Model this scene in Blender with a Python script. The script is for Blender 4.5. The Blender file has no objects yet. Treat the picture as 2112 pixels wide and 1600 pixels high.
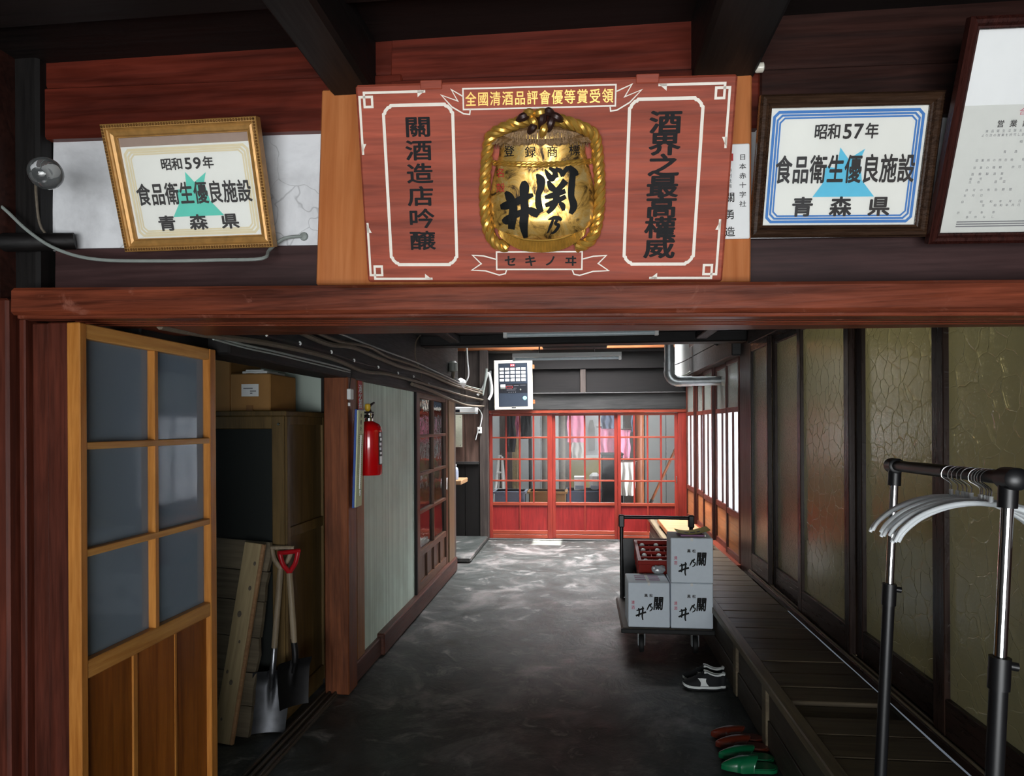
import bpy, bmesh, math, random
from mathutils import Vector, Matrix, Euler, noise

random.seed(7)
SC = bpy.context.scene
COL = SC.collection
R = math.radians

# ------------------------------------------------------------------ camera
F, EYE = 1400.0, 1.65
YAW, ROLL = math.atan(144 / F), R(0.3)
cam_d = bpy.data.cameras.new('camera')
cam = bpy.data.objects.new('camera', cam_d)
COL.objects.link(cam)
cam_d.sensor_width = 36.0
cam_d.lens = F / 2112 * 36.0
cam_d.shift_y = 76 / 2112
cam_d.clip_start = 0.05
cam.matrix_world = Matrix.Translation((0, 0, EYE)) @ Matrix.Rotation(YAW, 4, 'Z') @ Matrix.Rotation(R(90), 4, 'X') @ Matrix.Rotation(-ROLL, 4, 'Z')
SC.camera = cam

# ------------------------------------------------------------------ view, world, lights
SC.view_settings.view_transform = 'Standard'
SC.view_settings.look = 'None'
SC.view_settings.gamma = 1.0
SC.view_settings.use_curve_mapping = False
SC.view_settings.exposure = 0.0

world = bpy.data.worlds.new('overcast_sky')
SC.world = world
world.use_nodes = True
world.node_tree.nodes['Background'].inputs[0].default_value = (0.72, 0.84, 1.0, 1)
world.node_tree.nodes['Background'].inputs[1].default_value = 0.16


def area(name, loc, rot, sx, sy, power, color=(1, 1, 1), spread=180):
    l = bpy.data.lights.new(name, 'AREA')
    l.shape = 'RECTANGLE'
    l.size, l.size_y, l.energy, l.color = sx, sy, power, color
    l.spread = R(spread)
    o = bpy.data.objects.new(name, l)
    o.location = loc
    o.rotation_euler = [R(a) for a in rot]
    COL.objects.link(o)
    return o


area('entrance_daylight', (0.1, -2.7, 0.95), (112, 0, 0), 2.8, 1.5, 205, (0.95, 0.98, 1.0))
area('skylight_daylight', (0.0, 8.75, 3.75), (0, 0, 0), 1.8, 1.4, 300, (0.97, 0.98, 1.0), 100)
area('side_window_daylight', (3.3, 7.9, 1.7), (90, 0, 90), 3.4, 2.2, 800, (0.95, 0.98, 1.0))
area('workshop_daylight', (0.2, 12.0, 3.5), (0, 0, 0), 4.0, 3.4, 175, (0.95, 0.98, 1.0))
area('glass_room_fill', (3.2, 3.6, 2.5), (0, 40, 0), 1.0, 2.4, 150, (0.97, 0.97, 0.92))  # added fill: glows through the figured glass, brightens the left wall
area('storeroom_cool_fill', (-3.4, 2.9, 1.9), (90, 0, -90), 1.2, 0.9, 3.2, (0.8, 0.9, 1.0))  # added weak cool fill that tints the sliding door's panes
sun_d = bpy.data.lights.new('sun', 'SUN')
sun_d.energy, sun_d.angle, sun_d.color = 90.0, R(0.6), (1.0, 0.96, 0.9)
sun = bpy.data.objects.new('sun', sun_d)
SUN_DIR = Vector((-0.10, 0.42, -1.0)).normalized()
sun.rotation_euler = SUN_DIR.to_track_quat('-Z', 'Y').to_euler()
sun.location = (0, 6, 8)
COL.objects.link(sun)


# ------------------------------------------------------------------ survey of the photograph: where a line of sight meets a real plane
def ray(px, py):
    a, b = (px - 1056) / F, (876 - py) / F
    cr, sr = math.cos(ROLL), math.sin(ROLL)
    u, v = a * cr + b * sr, b * cr - a * sr
    s, c = math.sin(YAW), math.cos(YAW)
    return Vector((-s + u * c, c + u * s, v))


def on(axis, val, px, py):
    d = ray(px, py)
    o = Vector((0, 0, EYE))
    return o + d * ((val - o[axis]) / d[axis])


def on_x(x, px, py): return on(0, x, px, py)
def on_y(y, px, py): return on(1, y, px, py)
def on_z(z, px, py): return on(2, z, px, py)


# ------------------------------------------------------------------ materials
def srgb(h):
    h = h.lstrip('#')
    out = []
    for i in (0, 2, 4):
        c = int(h[i:i + 2], 16) / 255
        out.append(c / 12.92 if c <= 0.04045 else ((c + 0.055) / 1.055) ** 2.4)
    return (*out, 1)


class Nodes:
    def __init__(s, name):
        s.m = bpy.data.materials.new(name)
        s.m.use_nodes = True
        s.t = s.m.node_tree
        s.t.nodes.clear()
        s.out = s.n('ShaderNodeOutputMaterial')

    def n(s, kind, **kw):
        nd = s.t.nodes.new(kind)
        for k, v in kw.items():
            if k.startswith('i_'):
                nd.inputs[k[2:].replace('_', ' ')].default_value = v
            else:
                setattr(nd, k, v)
        return nd

    def l(s, a, b): s.t.links.new(a, b)

    def coords(s, scale=(1, 1, 1), rnd=True):
        tc = s.n('ShaderNodeTexCoord')
        mp = s.n('ShaderNodeMapping')
        mp.inputs['Scale'].default_value = scale
        if rnd:
            oi = s.n('ShaderNodeObjectInfo')
            ad = s.n('ShaderNodeVectorMath', operation='MULTIPLY_ADD')
            cb = s.n('ShaderNodeCombineXYZ')
            for k in range(3): s.l(oi.outputs['Random'], cb.inputs[k])
            s.l(cb.outputs[0], ad.inputs[0])
            ad.inputs[1].default_value = (37, 53, 71)
            s.l(tc.outputs['Object'], ad.inputs[2])
            s.l(ad.outputs[0], mp.inputs['Vector'])
        else:
            s.l(tc.outputs['Object'], mp.inputs['Vector'])
        return mp.outputs[0]

    def noise(s, vec, scale, detail=4, rough=0.55, dist=0.0):
        n = s.n('ShaderNodeTexNoise')
        n.inputs['Scale'].default_value = scale
        n.inputs['Detail'].default_value = detail
        n.inputs['Roughness'].default_value = rough
        n.inputs['Distortion'].default_value = dist
        s.l(vec, n.inputs['Vector'])
        return n.outputs['Fac']

    def ramp(s, fac, stops):
        r = s.n('ShaderNodeValToRGB')
        e = r.color_ramp.elements
        while len(e) < len(stops): e.new(0.5)
        for k, (p, c) in enumerate(stops):
            e[k].position = p
            e[k].color = c
        s.l(fac, r.inputs[0])
        return r.outputs[0]

    def mix(s, fac, a, b, blend='MIX'):
        m = s.n('ShaderNodeMix', data_type='RGBA', blend_type=blend)
        for v, k in ((fac, 0), (a, 6), (b, 7)):
            if isinstance(v, (int, float, tuple)): m.inputs[k].default_value = v
            else: s.l(v, m.inputs[k])
        return m.outputs[2]

    def bump(s, h, strength, dist=0.01):
        b = s.n('ShaderNodeBump')
        b.inputs['Strength'].default_value = strength
        b.inputs['Distance'].default_value = dist
        s.l(h, b.inputs['Height'])
        return b.outputs[0]

    def principled(s, color=None, rough=0.5, metal=0.0, normal=None, **kw):
        p = s.n('ShaderNodeBsdfPrincipled')
        if color is not None:
            if isinstance(color, tuple): p.inputs['Base Color'].default_value = color
            else: s.l(color, p.inputs['Base Color'])
        if isinstance(rough, (int, float)): p.inputs['Roughness'].default_value = rough
        else: s.l(rough, p.inputs['Roughness'])
        p.inputs['Metallic'].default_value = metal
        if normal is not None: s.l(normal, p.inputs['Normal'])
        for k, v in kw.items(): p.inputs[k.replace('_', ' ')].default_value = v
        s.l(p.outputs[0], s.out.inputs[0])
        return p


def plain(name, hexc, rough=0.5, metal=0.0, var=0.12, bump=0.0, scale=30, **kw):
    n = Nodes(name)
    c = srgb(hexc)
    v = n.coords()
    f = n.noise(v, scale, 3)
    d = tuple(x * (1 - var) for x in c[:3]) + (1,)
    col = n.ramp(f, [(0.3, d), (0.7, c)])
    nm = n.bump(f, bump, 0.004) if bump else None
    n.principled(col, rough, metal, nm, **kw)
    return n.m


def wood(name, dark, light, axis=2, scale=1.0, rough=0.5, bump=0.25, patch=0.45, worn=None, **kw):
    """grain runs along axis (object space)"""
    n = Nodes(name)
    sc = [16 * scale] * 3
    sc[axis] = 0.9 * scale
    v = n.coords(tuple(sc))
    g = n.noise(v, 1.6, 6, 0.62, 1.1)
    g2 = n.noise(v, 7.0, 3, 0.6, 0.2)
    sc2 = [2.2 * scale] * 3
    sc2[axis] = 0.9 * scale
    pt = n.noise(n.coords(tuple(sc2)), 1.7, 5, 0.6, 0.4)
    d, l = srgb(dark), srgb(light)
    col = n.ramp(g, [(0.28, d), (0.72, l)])
    col = n.mix(0.30, col, n.ramp(g2, [(0.35, d), (0.65, l)]))
    pd = tuple([1 - patch] * 3) + (1,)
    col = n.mix(1.0, col, n.ramp(pt, [(0.32, pd), (0.62, (1, 1, 1, 1))]), 'MULTIPLY')
    if worn:
        w = n.ramp(n.noise(n.coords((3, 3, 3)), 2.6, 7, 0.7, 0.6), [(0.60, (0, 0, 0, 1)), (0.72, (1, 1, 1, 1))])
        col = n.mix(w, col, srgb(worn))
    rr = n.ramp(g2, [(0.2, (rough - 0.1,) * 3 + (1,)), (0.8, (rough + 0.12,) * 3 + (1,))])
    kw.setdefault('Specular_IOR_Level', 0.3)
    n.principled(col, rr, 0, n.bump(g, bump, 0.003), **kw)
    return n.m


def clear_glass(name, tint=(1, 1, 1, 1), wav=0.15, wscale=6.0, gloss_rough=0.02, haze=0.0, haze_col=(0.5, 0.6, 0.7, 1), stretch=(1, 1, 1)):
    """thin pane: see-through, mirror-like at a glance, with the ripple of old drawn glass and an optional diffuse haze"""
    n = Nodes(name)
    v = n.coords(stretch)
    nm = n.bump(n.noise(v, wscale, 2, 0.5, 0.6), wav, 0.02)
    rf = n.n('ShaderNodeBsdfRefraction')
    rf.inputs['Color'].default_value = tint
    rf.inputs['IOR'].default_value = 1.0
    tr = n.n('ShaderNodeBsdfTransparent')
    tr.inputs['Color'].default_value = tint
    gl = n.n('ShaderNodeBsdfGlossy')
    gl.inputs['Roughness'].default_value = gloss_rough
    n.l(nm, gl.inputs['Normal'])
    fr = n.n('ShaderNodeFresnel')
    fr.inputs['IOR'].default_value = 1.55
    n.l(nm, fr.inputs['Normal'])
    m1 = n.n('ShaderNodeMixShader')
    n.l(fr.outputs[0], m1.inputs[0])
    n.l(tr.outputs[0], m1.inputs[1])
    n.l(gl.outputs[0], m1.inputs[2])
    last = m1
    if haze:
        df = n.n('ShaderNodeBsdfDiffuse')
        df.inputs['Color'].default_value = haze_col
        m2 = n.n('ShaderNodeMixShader')
        m2.inputs[0].default_value = haze
        n.l(m1.outputs[0], m2.inputs[1])
        n.l(df.outputs[0], m2.inputs[2])
        last = m2
    n.l(last.outputs[0], n.out.inputs[0])
    return n.m


M = {}
M['lintel'] = wood('red_brown_timber', '#38180f', '#96492f', 0, 0.8, 0.38, 0.35, 0.5, worn='#8a5545')
M['lintel_dark'] = wood('dark_red_timber', '#1f0f0d', '#4a2620', 0, 0.8, 0.5, 0.3, 0.4)
M['board_red'] = wood('red_board', '#3a140d', '#7c3020', 0, 0.6, 0.42, 0.15, 0.62)
M['board_plum'] = wood('plum_board', '#2a1c1c', '#4d3433', 0, 0.6, 0.5, 0.15, 0.4)
M['board_brown'] = wood('dark_brown_board', '#1c100e', '#46251d', 0, 0.6, 0.45, 0.2, 0.5)
M['post_red'] = wood('red_brown_post', '#4a2414', '#93532f', 2, 0.7, 0.45, 0.2, 0.5)
M['jamb'] = wood('dark_red_jamb', '#351811', '#703525', 2, 0.7, 0.42, 0.2, 0.5)
M['black_x'] = wood('blackened_beam_along', '#080606', '#161211', 0, 0.8, 0.6, 0.3, 0.4)
M['black_y'] = wood('blackened_beam_inward', '#080707', '#151211', 1, 0.8, 0.6, 0.3, 0.4)
M['black_z'] = wood('blackened_post', '#090707', '#191513', 2, 0.8, 0.6, 0.3, 0.4)
M['ceiling_board'] = wood('sooty_ceiling_board', '#090504', '#1a0e0b', 0, 0.6, 0.6, 0.2, 0.4)
M['grey_x'] = wood('smoked_grey_beam', '#1d1d1d', '#403f3e', 0, 0.6, 0.5, 0.3, 0.35)
M['grey_z'] = wood('smoked_grey_board', '#2b2624', '#5a504b', 2, 0.6, 0.5, 0.3, 0.4)
M['brown_z'] = wood('bare_brown_board', '#3a2a25', '#7a6055', 2, 0.6, 0.55, 0.3, 0.45)
M['orange_and_glow'] = wood('orange_and_glow_timber', '#7a3f22', '#c98352', 0, 0.6, 0.5, 0.2, 0.3)  # also carries the warm glow painted on the far upper beam
M['tan_y'] = wood('honey_wood_rail', '#a86a2a', '#d8a158', 0, 0.9, 0.4, 0.12, 0.25)
M['tan_z'] = wood('honey_wood_stile', '#95581f', '#cb8a42', 1, 0.9, 0.4, 0.12, 0.3)
M['tan_panel'] = wood('honey_wood_panel', '#70390f', '#a3601f', 1, 0.9, 0.42, 0.12, 0.35)
M['oak_y'] = wood('aged_oak_rail', '#3a2317', '#6b4832', 0, 0.9, 0.4, 0.15, 0.3)
M['oak_z'] = wood('aged_oak_stile', '#362013', '#65432d', 1, 0.9, 0.4, 0.15, 0.3)
M['strip_z'] = wood('light_brown_batten', '#7a4f2c', '#a87548', 2, 0.9, 0.45, 0.1, 0.2)
M['red_x'] = wood('vermilion_rail', '#7a2c1c', '#a64a33', 0, 0.9, 0.4, 0.12, 0.25)
M['red_z'] = wood('vermilion_stile', '#722018', '#a23a2d', 1, 0.9, 0.4, 0.12, 0.3)
M['red_panel'] = wood('vermilion_panel', '#74181a', '#a02c28', 1, 0.9, 0.42, 0.12, 0.25)
M['shoji_y'] = wood('red_brown_sash_rail', '#35150f', '#6b3023', 0, 0.9, 0.35, 0.12, 0.25)
M['shoji_z'] = wood('red_brown_sash_stile', '#2c120d', '#582a1e', 1, 0.9, 0.35, 0.12, 0.25)
M['shoji_panel'] = wood('orange_brown_panel', '#7a4527', '#b8764b', 0, 0.8, 0.4, 0.15, 0.3)
M['dark_y'] = wood('dark_stained_rail', '#120c0a', '#2e1f19', 0, 0.8, 0.3, 0.15, 0.3)
M['dark_z'] = wood('dark_stained_stile', '#140d0b', '#33221b', 1, 0.8, 0.3, 0.15, 0.3)
M['bench'] = wood('grey_brown_plank', '#352d24', '#6e6250', 0, 0.8, 0.42, 0.3, 0.4)
M['bench_y'] = wood('grey_brown_edge', '#4a4032', '#85775f', 1, 0.8, 0.45, 0.3, 0.3)
M['riser'] = wood('weathered_riser', '#2b2620', '#574c40', 1, 0.8, 0.55, 0.35, 0.5)
M['sign_wood'] = wood('carved_sign_wood', '#74301f', '#c4614a', 0, 0.75, 0.6, 0.1, 0.25, Specular_IOR_Level=0.25)
M['plain_wood'] = wood('orange_cedar', '#a4592c', '#cf8550', 1, 0.45, 0.36, 0.05, 0.18)
M['pale_wood'] = wood('pale_pine', '#8d7a58', '#bba780', 1, 0.6, 0.55, 0.15, 0.25)
M['grey_plank'] = wood('weathered_plank', '#4b4234', '#857862', 0, 0.5, 0.65, 0.35, 0.4)
M['cabinet'] = wood('olive_brown_cabinet', '#4a3a20', '#755d36', 2, 0.8, 0.5, 0.08, 0.25)
M['bench_far'] = wood('blond_table_wood', '#8a6547', '#b8926c', 0, 0.8, 0.4, 0.1, 0.2)
M['shaft'] = wood('ash_shaft', '#6b5c48', '#a3937a', 1, 1.0, 0.5, 0.1, 0.2)

M['end_wood'] = wood('olive_brown_post', '#4c3b2a', '#7d6449', 2, 0.9, 0.45, 0.1, 0.2)
M['base_y'] = wood('dark_baseboard', '#2a1712', '#633a2d', 1, 0.9, 0.45, 0.2, 0.4)
M['dark_post'] = wood('dark_brown_post', '#1a0f0c', '#38211a', 2, 0.8, 0.4, 0.2, 0.4)
M['red_post'] = wood('vermilion_post', '#722018', '#a23a2d', 2, 0.9, 0.4, 0.12, 0.3)
M['shoji_post'] = wood('red_brown_sash_post', '#401a13', '#7c3827', 2, 0.9, 0.35, 0.12, 0.25)
M['shoji_sill'] = wood('red_brown_sill', '#4a1d14', '#8c3f2b', 1, 0.9, 0.35, 0.12, 0.25)
M['dark_sill'] = wood('dark_stained_sill', '#120c0a', '#2e1f19', 1, 0.8, 0.3, 0.15, 0.3)
M['white_paper'] = plain('white_paper', '#e8e9e8', 0.7, var=0.03)
M['grey_paper'] = plain('document_paper', '#d2d3cd', 0.7, var=0.04)
M['ivory_paper'] = plain('ivory_paper', '#e9e9e2', 0.7, var=0.05, scale=6)
M['mat_board'] = plain('taupe_mount', '#a08a7c', 0.8, var=0.1)
M['cream_line'] = plain('cream_print', '#e0d3b0', 0.7, var=0.05)
M['blue_line'] = plain('blue_print', '#3f7cc0', 0.7, var=0.05)
M['teal_print'] = plain('teal_print', '#62cdb9', 0.7, var=0.05)
M['sky_print'] = plain('sky_blue_print', '#62c3e0', 0.7, var=0.05)
M['ink'] = plain('printing_ink', '#2f2c2b', 0.7, var=0.1)
M['black_paint'] = plain('black_lacquer', '#0c0d0e', 0.6, var=0.2, Specular_IOR_Level=0.2)
M['charcoal_paint'] = plain('worn_black_paint', '#1a181a', 0.65, var=0.35, scale=60, Specular_IOR_Level=0.2)
M['white_paint'] = plain('ivory_paint', '#efe6d8', 0.5, var=0.1)
M['red_ink'] = plain('red_ink', '#b5302f', 0.6)
M['pink_ink'] = plain('crimson_print', '#c64a68', 0.6)
M['grey_ink'] = plain('grey_print', '#7d7d80', 0.7)
M['gold_text'] = plain('gilt_lettering', '#e2b35c', 0.35, 0.4)
M['white_plastic'] = plain('white_plastic', '#dedfdd', 0.35, var=0.05)
M['cream_plastic'] = plain('cream_enamel', '#e9e4d6', 0.35, var=0.05)
M['grey_plastic'] = plain('grey_vinyl', '#7d8079', 0.5, var=0.2)
M['cable_brown'] = plain('dusty_cable', '#6a5f50', 0.7, var=0.35, bump=0.3, scale=80)
M['cable_grey'] = plain('grey_cable', '#8d948f', 0.5, var=0.2)
M['cable_black'] = plain('black_cable', '#1c1a19', 0.6, var=0.3)
M['black_plastic'] = plain('black_plastic', '#0e0e10', 0.4, var=0.2)
M['black_rubber'] = plain('black_rubber', '#121212', 0.7)
M['dark_panel'] = plain('slate_fascia', '#2a3340', 0.35, var=0.1)
M['dark_fascia'] = plain('black_fascia', '#14161d', 0.3)
M['button'] = plain('white_key', '#e8e8e6', 0.4, var=0.04)
M['teal'] = plain('turquoise_sticker', '#8fe0e2', 0.5)
M['steel'] = plain('chromed_steel', '#dcdcdc', 0.12, 1.0, var=0.03)
M['wire'] = plain('hook_wire', '#d5d5d5', 0.2, 1.0)
M['galv'] = plain('galvanised_steel', '#b3b8ba', 0.40, 0.8, var=0.22, scale=18)
M['blade'] = plain('shovel_steel', '#8b8d92', 0.34, 0.95, var=0.35, scale=12)
M['dark_blade'] = plain('blackened_steel', '#1b1a1b', 0.5, 0.6, var=0.3)
M['red_metal'] = plain('red_enamel', '#c60d12', 0.16, var=0.06, Coat_Weight=0.6)
M['red_handle'] = plain('red_grip', '#a5101c', 0.3)
M['red_plastic'] = plain('red_crate_plastic', '#8e1f14', 0.4, var=0.15)
M['yellow'] = plain('yellow_plastic', '#d9b12b', 0.4)
M['blue_edge'] = plain('blue_plastic', '#3a5aa8', 0.4)
M['pale_green'] = plain('pale_green_card', '#cfd6a8', 0.55, var=0.08)
M['card'] = plain('brown_cardboard', '#a5773f', 0.75, var=0.12, scale=8)
M['card_dark'] = plain('brown_packing_tape', '#8a5d2c', 0.45, var=0.12)
M['box_white'] = plain('white_carton', '#d3dde6', 0.55, var=0.04)
M['yellow_paper'] = plain('yellow_green_flyer', '#d3cc3c', 0.6)
M['purple_card'] = plain('mauve_card', '#8d5e86', 0.6)
M['shoe_black'] = plain('black_suede', '#0c0d11', 0.8, var=0.3, scale=120)
M['shoe_white'] = plain('white_leather', '#dfe3e0', 0.5)
M['slip_red'] = plain('chestnut_vinyl', '#5e2416', 0.3, var=0.12, Coat_Weight=0.3)
M['slip_green'] = plain('green_vinyl', '#08633c', 0.3, var=0.12, Coat_Weight=0.3)
M['slip_in'] = plain('slipper_lining', '#2a0d0a', 0.7)
M['slip_in_g'] = plain('slipper_lining_green', '#06321f', 0.7)
M['hanger'] = plain('frosted_white_plastic', '#eef3f5', 0.3, var=0.03, Transmission_Weight=0.35)
M['felt'] = plain('dark_green_felt', '#171c19', 0.9, var=0.25, scale=200)
M['bag'] = plain('clear_film', '#dfe6ea', 0.15, var=0.2, Transmission_Weight=0.6)
M['pink'] = plain('pink_paper_fringe', '#e58fae', 0.8, var=0.25, scale=40)
M['white_cloth'] = plain('white_cotton', '#d8d6cf', 0.9)
M['cloth_black'] = plain('black_cloth', '#15151a', 0.9)
M['cloth_blue'] = plain('slate_blue_cloth', '#5a6378', 0.9)
M['tub'] = plain('grey_blue_tub', '#8f9bb0', 0.45)
M['khaki'] = plain('khaki_board', '#7d7448', 0.8)
M['bark'] = plain('rough_bark', '#6d655a', 0.9, var=0.4, bump=0.6, scale=20)
M['wall_bright'] = plain('limewashed_wall', '#a3a6a6', 0.85, var=0.08, scale=3)
M['gel'] = plain('sanitiser_gel', '#c9d6ee', 0.2, Transmission_Weight=0.5)
M['tube_glass'] = plain('fluorescent_tube', '#b9c6cc', 0.25)
M['cream_board'] = plain('cream_whiteboard', '#cdd0bb', 0.4)
M['grey_wall'] = plain('pale_green_wall', '#a9b5ab', 0.8, var=0.08, scale=5)
M['back_wall'] = plain('tan_plaster', '#8c7f66', 0.85, var=0.1, scale=3)
M['porcelain'] = plain('porcelain', '#d8d3c4', 0.2)


def gilt(name):
    n = Nodes(name)
    v = n.coords((6, 6, 6), rnd=False)
    f = n.noise(v, 3.0, 8, 0.7, 0.8)
    col = n.ramp(f, [(0.40, srgb('#3d2c18')), (0.5, srgb('#c99c4c')), (0.75, srgb('#f5da98'))])
    rr = n.ramp(f, [(0.35, (0.6,) * 3 + (1,)), (0.6, (0.24,) * 3 + (1,))])
    n.principled(col, rr, 0.6, n.bump(f, 0.08, 0.003))
    return n.m


M['gilt'] = gilt('worn_gilding')
M['gilt_rope'] = plain('gilded_rope', '#d9a94e', 0.30, 0.65, var=0.3, scale=25)
M['gilt_frame'] = plain('gilt_moulding', '#b98a4c', 0.42, 0.35, var=0.3, scale=40)
M['gilt_dark'] = plain('antique_gilt', '#7d5526', 0.45, 0.6, var=0.4, bump=0.6, scale=300)
M['straw'] = plain('tarnished_straw', '#8a6a45', 0.55, 0.3, var=0.5, bump=0.6, scale=120)
M['knot_dark'] = plain('tarnished_knot', '#3a2420', 0.4, 0.3, var=0.3)
M['frame_brown'] = wood('brown_picture_frame', '#1c120d', '#4a3425', 0, 2.0, 0.25, 0.1, 0.2)
M['frame_red'] = wood('mahogany_picture_frame', '#1c0c0a', '#45201a', 1, 2.5, 0.3, 0.15, 0.2)


def concrete():
    n = Nodes('worn_concrete')
    v = n.coords(rnd=False)
    a = n.noise(v, 1.5, 10, 0.68, 0.7)
    b = n.noise(v, 5.0, 7, 0.65, 0.8)
    c = n.noise(v, 45, 3)
    col = n.ramp(a, [(0.34, srgb('#222624')), (0.52, srgb('#3a3d3b')), (0.66, srgb('#777270'))])
    col = n.mix(n.ramp(b, [(0.57, (0, 0, 0, 1)), (0.70, (0.6,) * 3 + (1,))]), col, srgb('#98928f'))
    rr = n.ramp(b, [(0.3, (0.34,) * 3 + (1,)), (0.7, (0.62,) * 3 + (1,))])
    h = n.n('ShaderNodeMath', operation='ADD')
    n.l(b, h.inputs[0])
    h2 = n.n('ShaderNodeMath', operation='MULTIPLY')
    n.l(c, h2.inputs[0])
    h2.inputs[1].default_value = 0.15
    n.l(h2.outputs[0], h.inputs[1])
    n.principled(col, rr, 0, n.bump(h.outputs[0], 0.55, 0.014), Specular_IOR_Level=0.35)
    return n.m


M['concrete'] = concrete()


def plaster():
    n = Nodes('cracked_white_plaster')
    v = n.coords(rnd=False)
    a = n.noise(v, 4, 8, 0.65, 0.3)
    vo = n.n('ShaderNodeTexVoronoi', feature='DISTANCE_TO_EDGE')
    vo.inputs['Scale'].default_value = 4.5
    wv = n.n('ShaderNodeVectorMath', operation='MULTIPLY_ADD')
    nt = n.n('ShaderNodeTexNoise')
    nt.inputs['Scale'].default_value = 9
    n.l(v, nt.inputs['Vector'])
    n.l(nt.outputs['Color'], wv.inputs[0])
    wv.inputs[1].default_value = (0.18,) * 3
    n.l(v, wv.inputs[2])
    n.l(wv.outputs[0], vo.inputs['Vector'])
    crack = n.ramp(vo.outputs['Distance'], [(0.0, (0.55,) * 3 + (1,)), (0.012, (1,) * 3 + (1,))])
    col = n.ramp(a, [(0.3, srgb('#b9b9bb')), (0.6, srgb('#e0e1e3'))])
    col = n.mix(n.ramp(n.noise(v, 2.0, 3), [(0.45, (0, 0, 0, 1)), (0.55, (0.8,) * 3 + (1,))]), col, n.mix(1.0, col, crack, 'MULTIPLY'))
    n.principled(col, 0.85, 0, n.bump(a, 0.3, 0.006))
    return n.m


M['plaster'] = plaster()


def wallpaper():
    n = Nodes('pale_green_grooved_panel')
    v = n.coords((1, 26, 0.35), rnd=False)
    a = n.noise(v, 1.0, 4, 0.6, 0.1)
    b = n.noise(n.coords((1, 1, 1), rnd=False), 2.5, 4)
    col = n.ramp(a, [(0.35, srgb('#b2c6b8')), (0.65, srgb('#d2e4d6'))])
    col = n.mix(1.0, col, n.ramp(b, [(0.35, (0.8, 0.8, 0.78, 1)), (0.6, (1,) * 3 + (1,))]), 'MULTIPLY')
    n.principled(col, 0.5, 0, n.bump(a, 0.15, 0.003))
    return n.m


M['wallpaper'] = wallpaper()


def pattern_glass(name, style):
    """figured amber glass: crackle veins or fine vertical seeds; lets a dim glow through and glints on the relief"""
    n = Nodes(name)
    v = n.coords((1, 1, 0.5) if style == 'crackle' else (1, 1, 0.4))
    if style == 'crackle':
        vo = n.n('ShaderNodeTexVoronoi', feature='DISTANCE_TO_EDGE')
        vo.inputs['Scale'].default_value = 10.5
        wn = n.n('ShaderNodeTexNoise')
        wn.inputs['Scale'].default_value = 7
        n.l(v, wn.inputs['Vector'])
        wv = n.n('ShaderNodeVectorMath', operation='MULTIPLY_ADD')
        wv.inputs[1].default_value = (0.09,) * 3
        n.l(wn.outputs['Color'], wv.inputs[0])
        n.l(v, wv.inputs[2])
        n.l(wv.outputs[0], vo.inputs['Vector'])
        h1 = n.ramp(vo.outputs['Distance'], [(0.0, (0,) * 3 + (1,)), (0.028, (1,) * 3 + (1,))])
        h2 = n.noise(v, 55, 3)
        hh = n.mix(0.55, h1, h2)
        st, ds = 0.42, 0.006
    else:
        hh = n.noise(v, 75, 2, 0.5, 0.4)
        st, ds = 0.55, 0.006
    nm = n.bump(hh, st, ds)
    gl = n.n('ShaderNodeBsdfGlossy')
    gl.inputs['Roughness'].default_value = 0.10
    n.l(nm, gl.inputs['Normal'])
    tl = n.n('ShaderNodeBsdfTranslucent')
    df = n.n('ShaderNodeBsdfDiffuse')
    tr = n.n('ShaderNodeBsdfTransparent')
    tl.inputs['Color'].default_value = srgb('#b0a988')
    df.inputs['Color'].default_value = srgb('#b3b08e')
    tr.inputs['Color'].default_value = srgb('#c2bb9c')
    n.l(nm, df.inputs['Normal'])
    m0 = n.n('ShaderNodeMixShader')
    m0.inputs[0].default_value = 0.5
    n.l(df.outputs[0], m0.inputs[1])
    n.l(tl.outputs[0], m0.inputs[2])
    m3 = n.n('ShaderNodeMixShader')
    m3.inputs[0].default_value = 0.35
    n.l(m0.outputs[0], m3.inputs[1])
    n.l(tr.outputs[0], m3.inputs[2])
    fr = n.n('ShaderNodeFresnel')
    fr.inputs['IOR'].default_value = 1.75
    n.l(nm, fr.inputs['Normal'])
    m1 = n.n('ShaderNodeMixShader')
    n.l(fr.outputs[0], m1.inputs[0])
    n.l(m3.outputs[0], m1.inputs[1])
    n.l(gl.outputs[0], m1.inputs[2])
    n.l(m1.outputs[0], n.out.inputs[0])
    return n.m


def wavy_glass():
    n = Nodes('wavy_old_glass')
    nm = n.bump(n.noise(n.coords((1, 1, 0.35)), 12, 2, 0.5, 0.8), 0.14, 0.02)
    rf = n.n('ShaderNodeBsdfRefraction')
    rf.inputs['IOR'].default_value = 1.12
    rf.inputs['Roughness'].default_value = 0.0
    gl = n.n('ShaderNodeBsdfGlossy')
    gl.inputs['Roughness'].default_value = 0.16
    n.l(n.bump(n.noise(n.coords((1, 1, 0.35)), 9, 2), 0.06, 0.02), gl.inputs['Normal'])
    fr = n.n('ShaderNodeFresnel')
    fr.inputs['IOR'].default_value = 1.3
    m = n.n('ShaderNodeMixShader')
    n.l(nm, rf.inputs['Normal'])
    n.l(fr.outputs[0], m.inputs[0])
    n.l(rf.outputs[0], m.inputs[1])
    n.l(gl.outputs[0], m.inputs[2])
    n.l(m.outputs[0], n.out.inputs[0])
    return n.m


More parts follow.
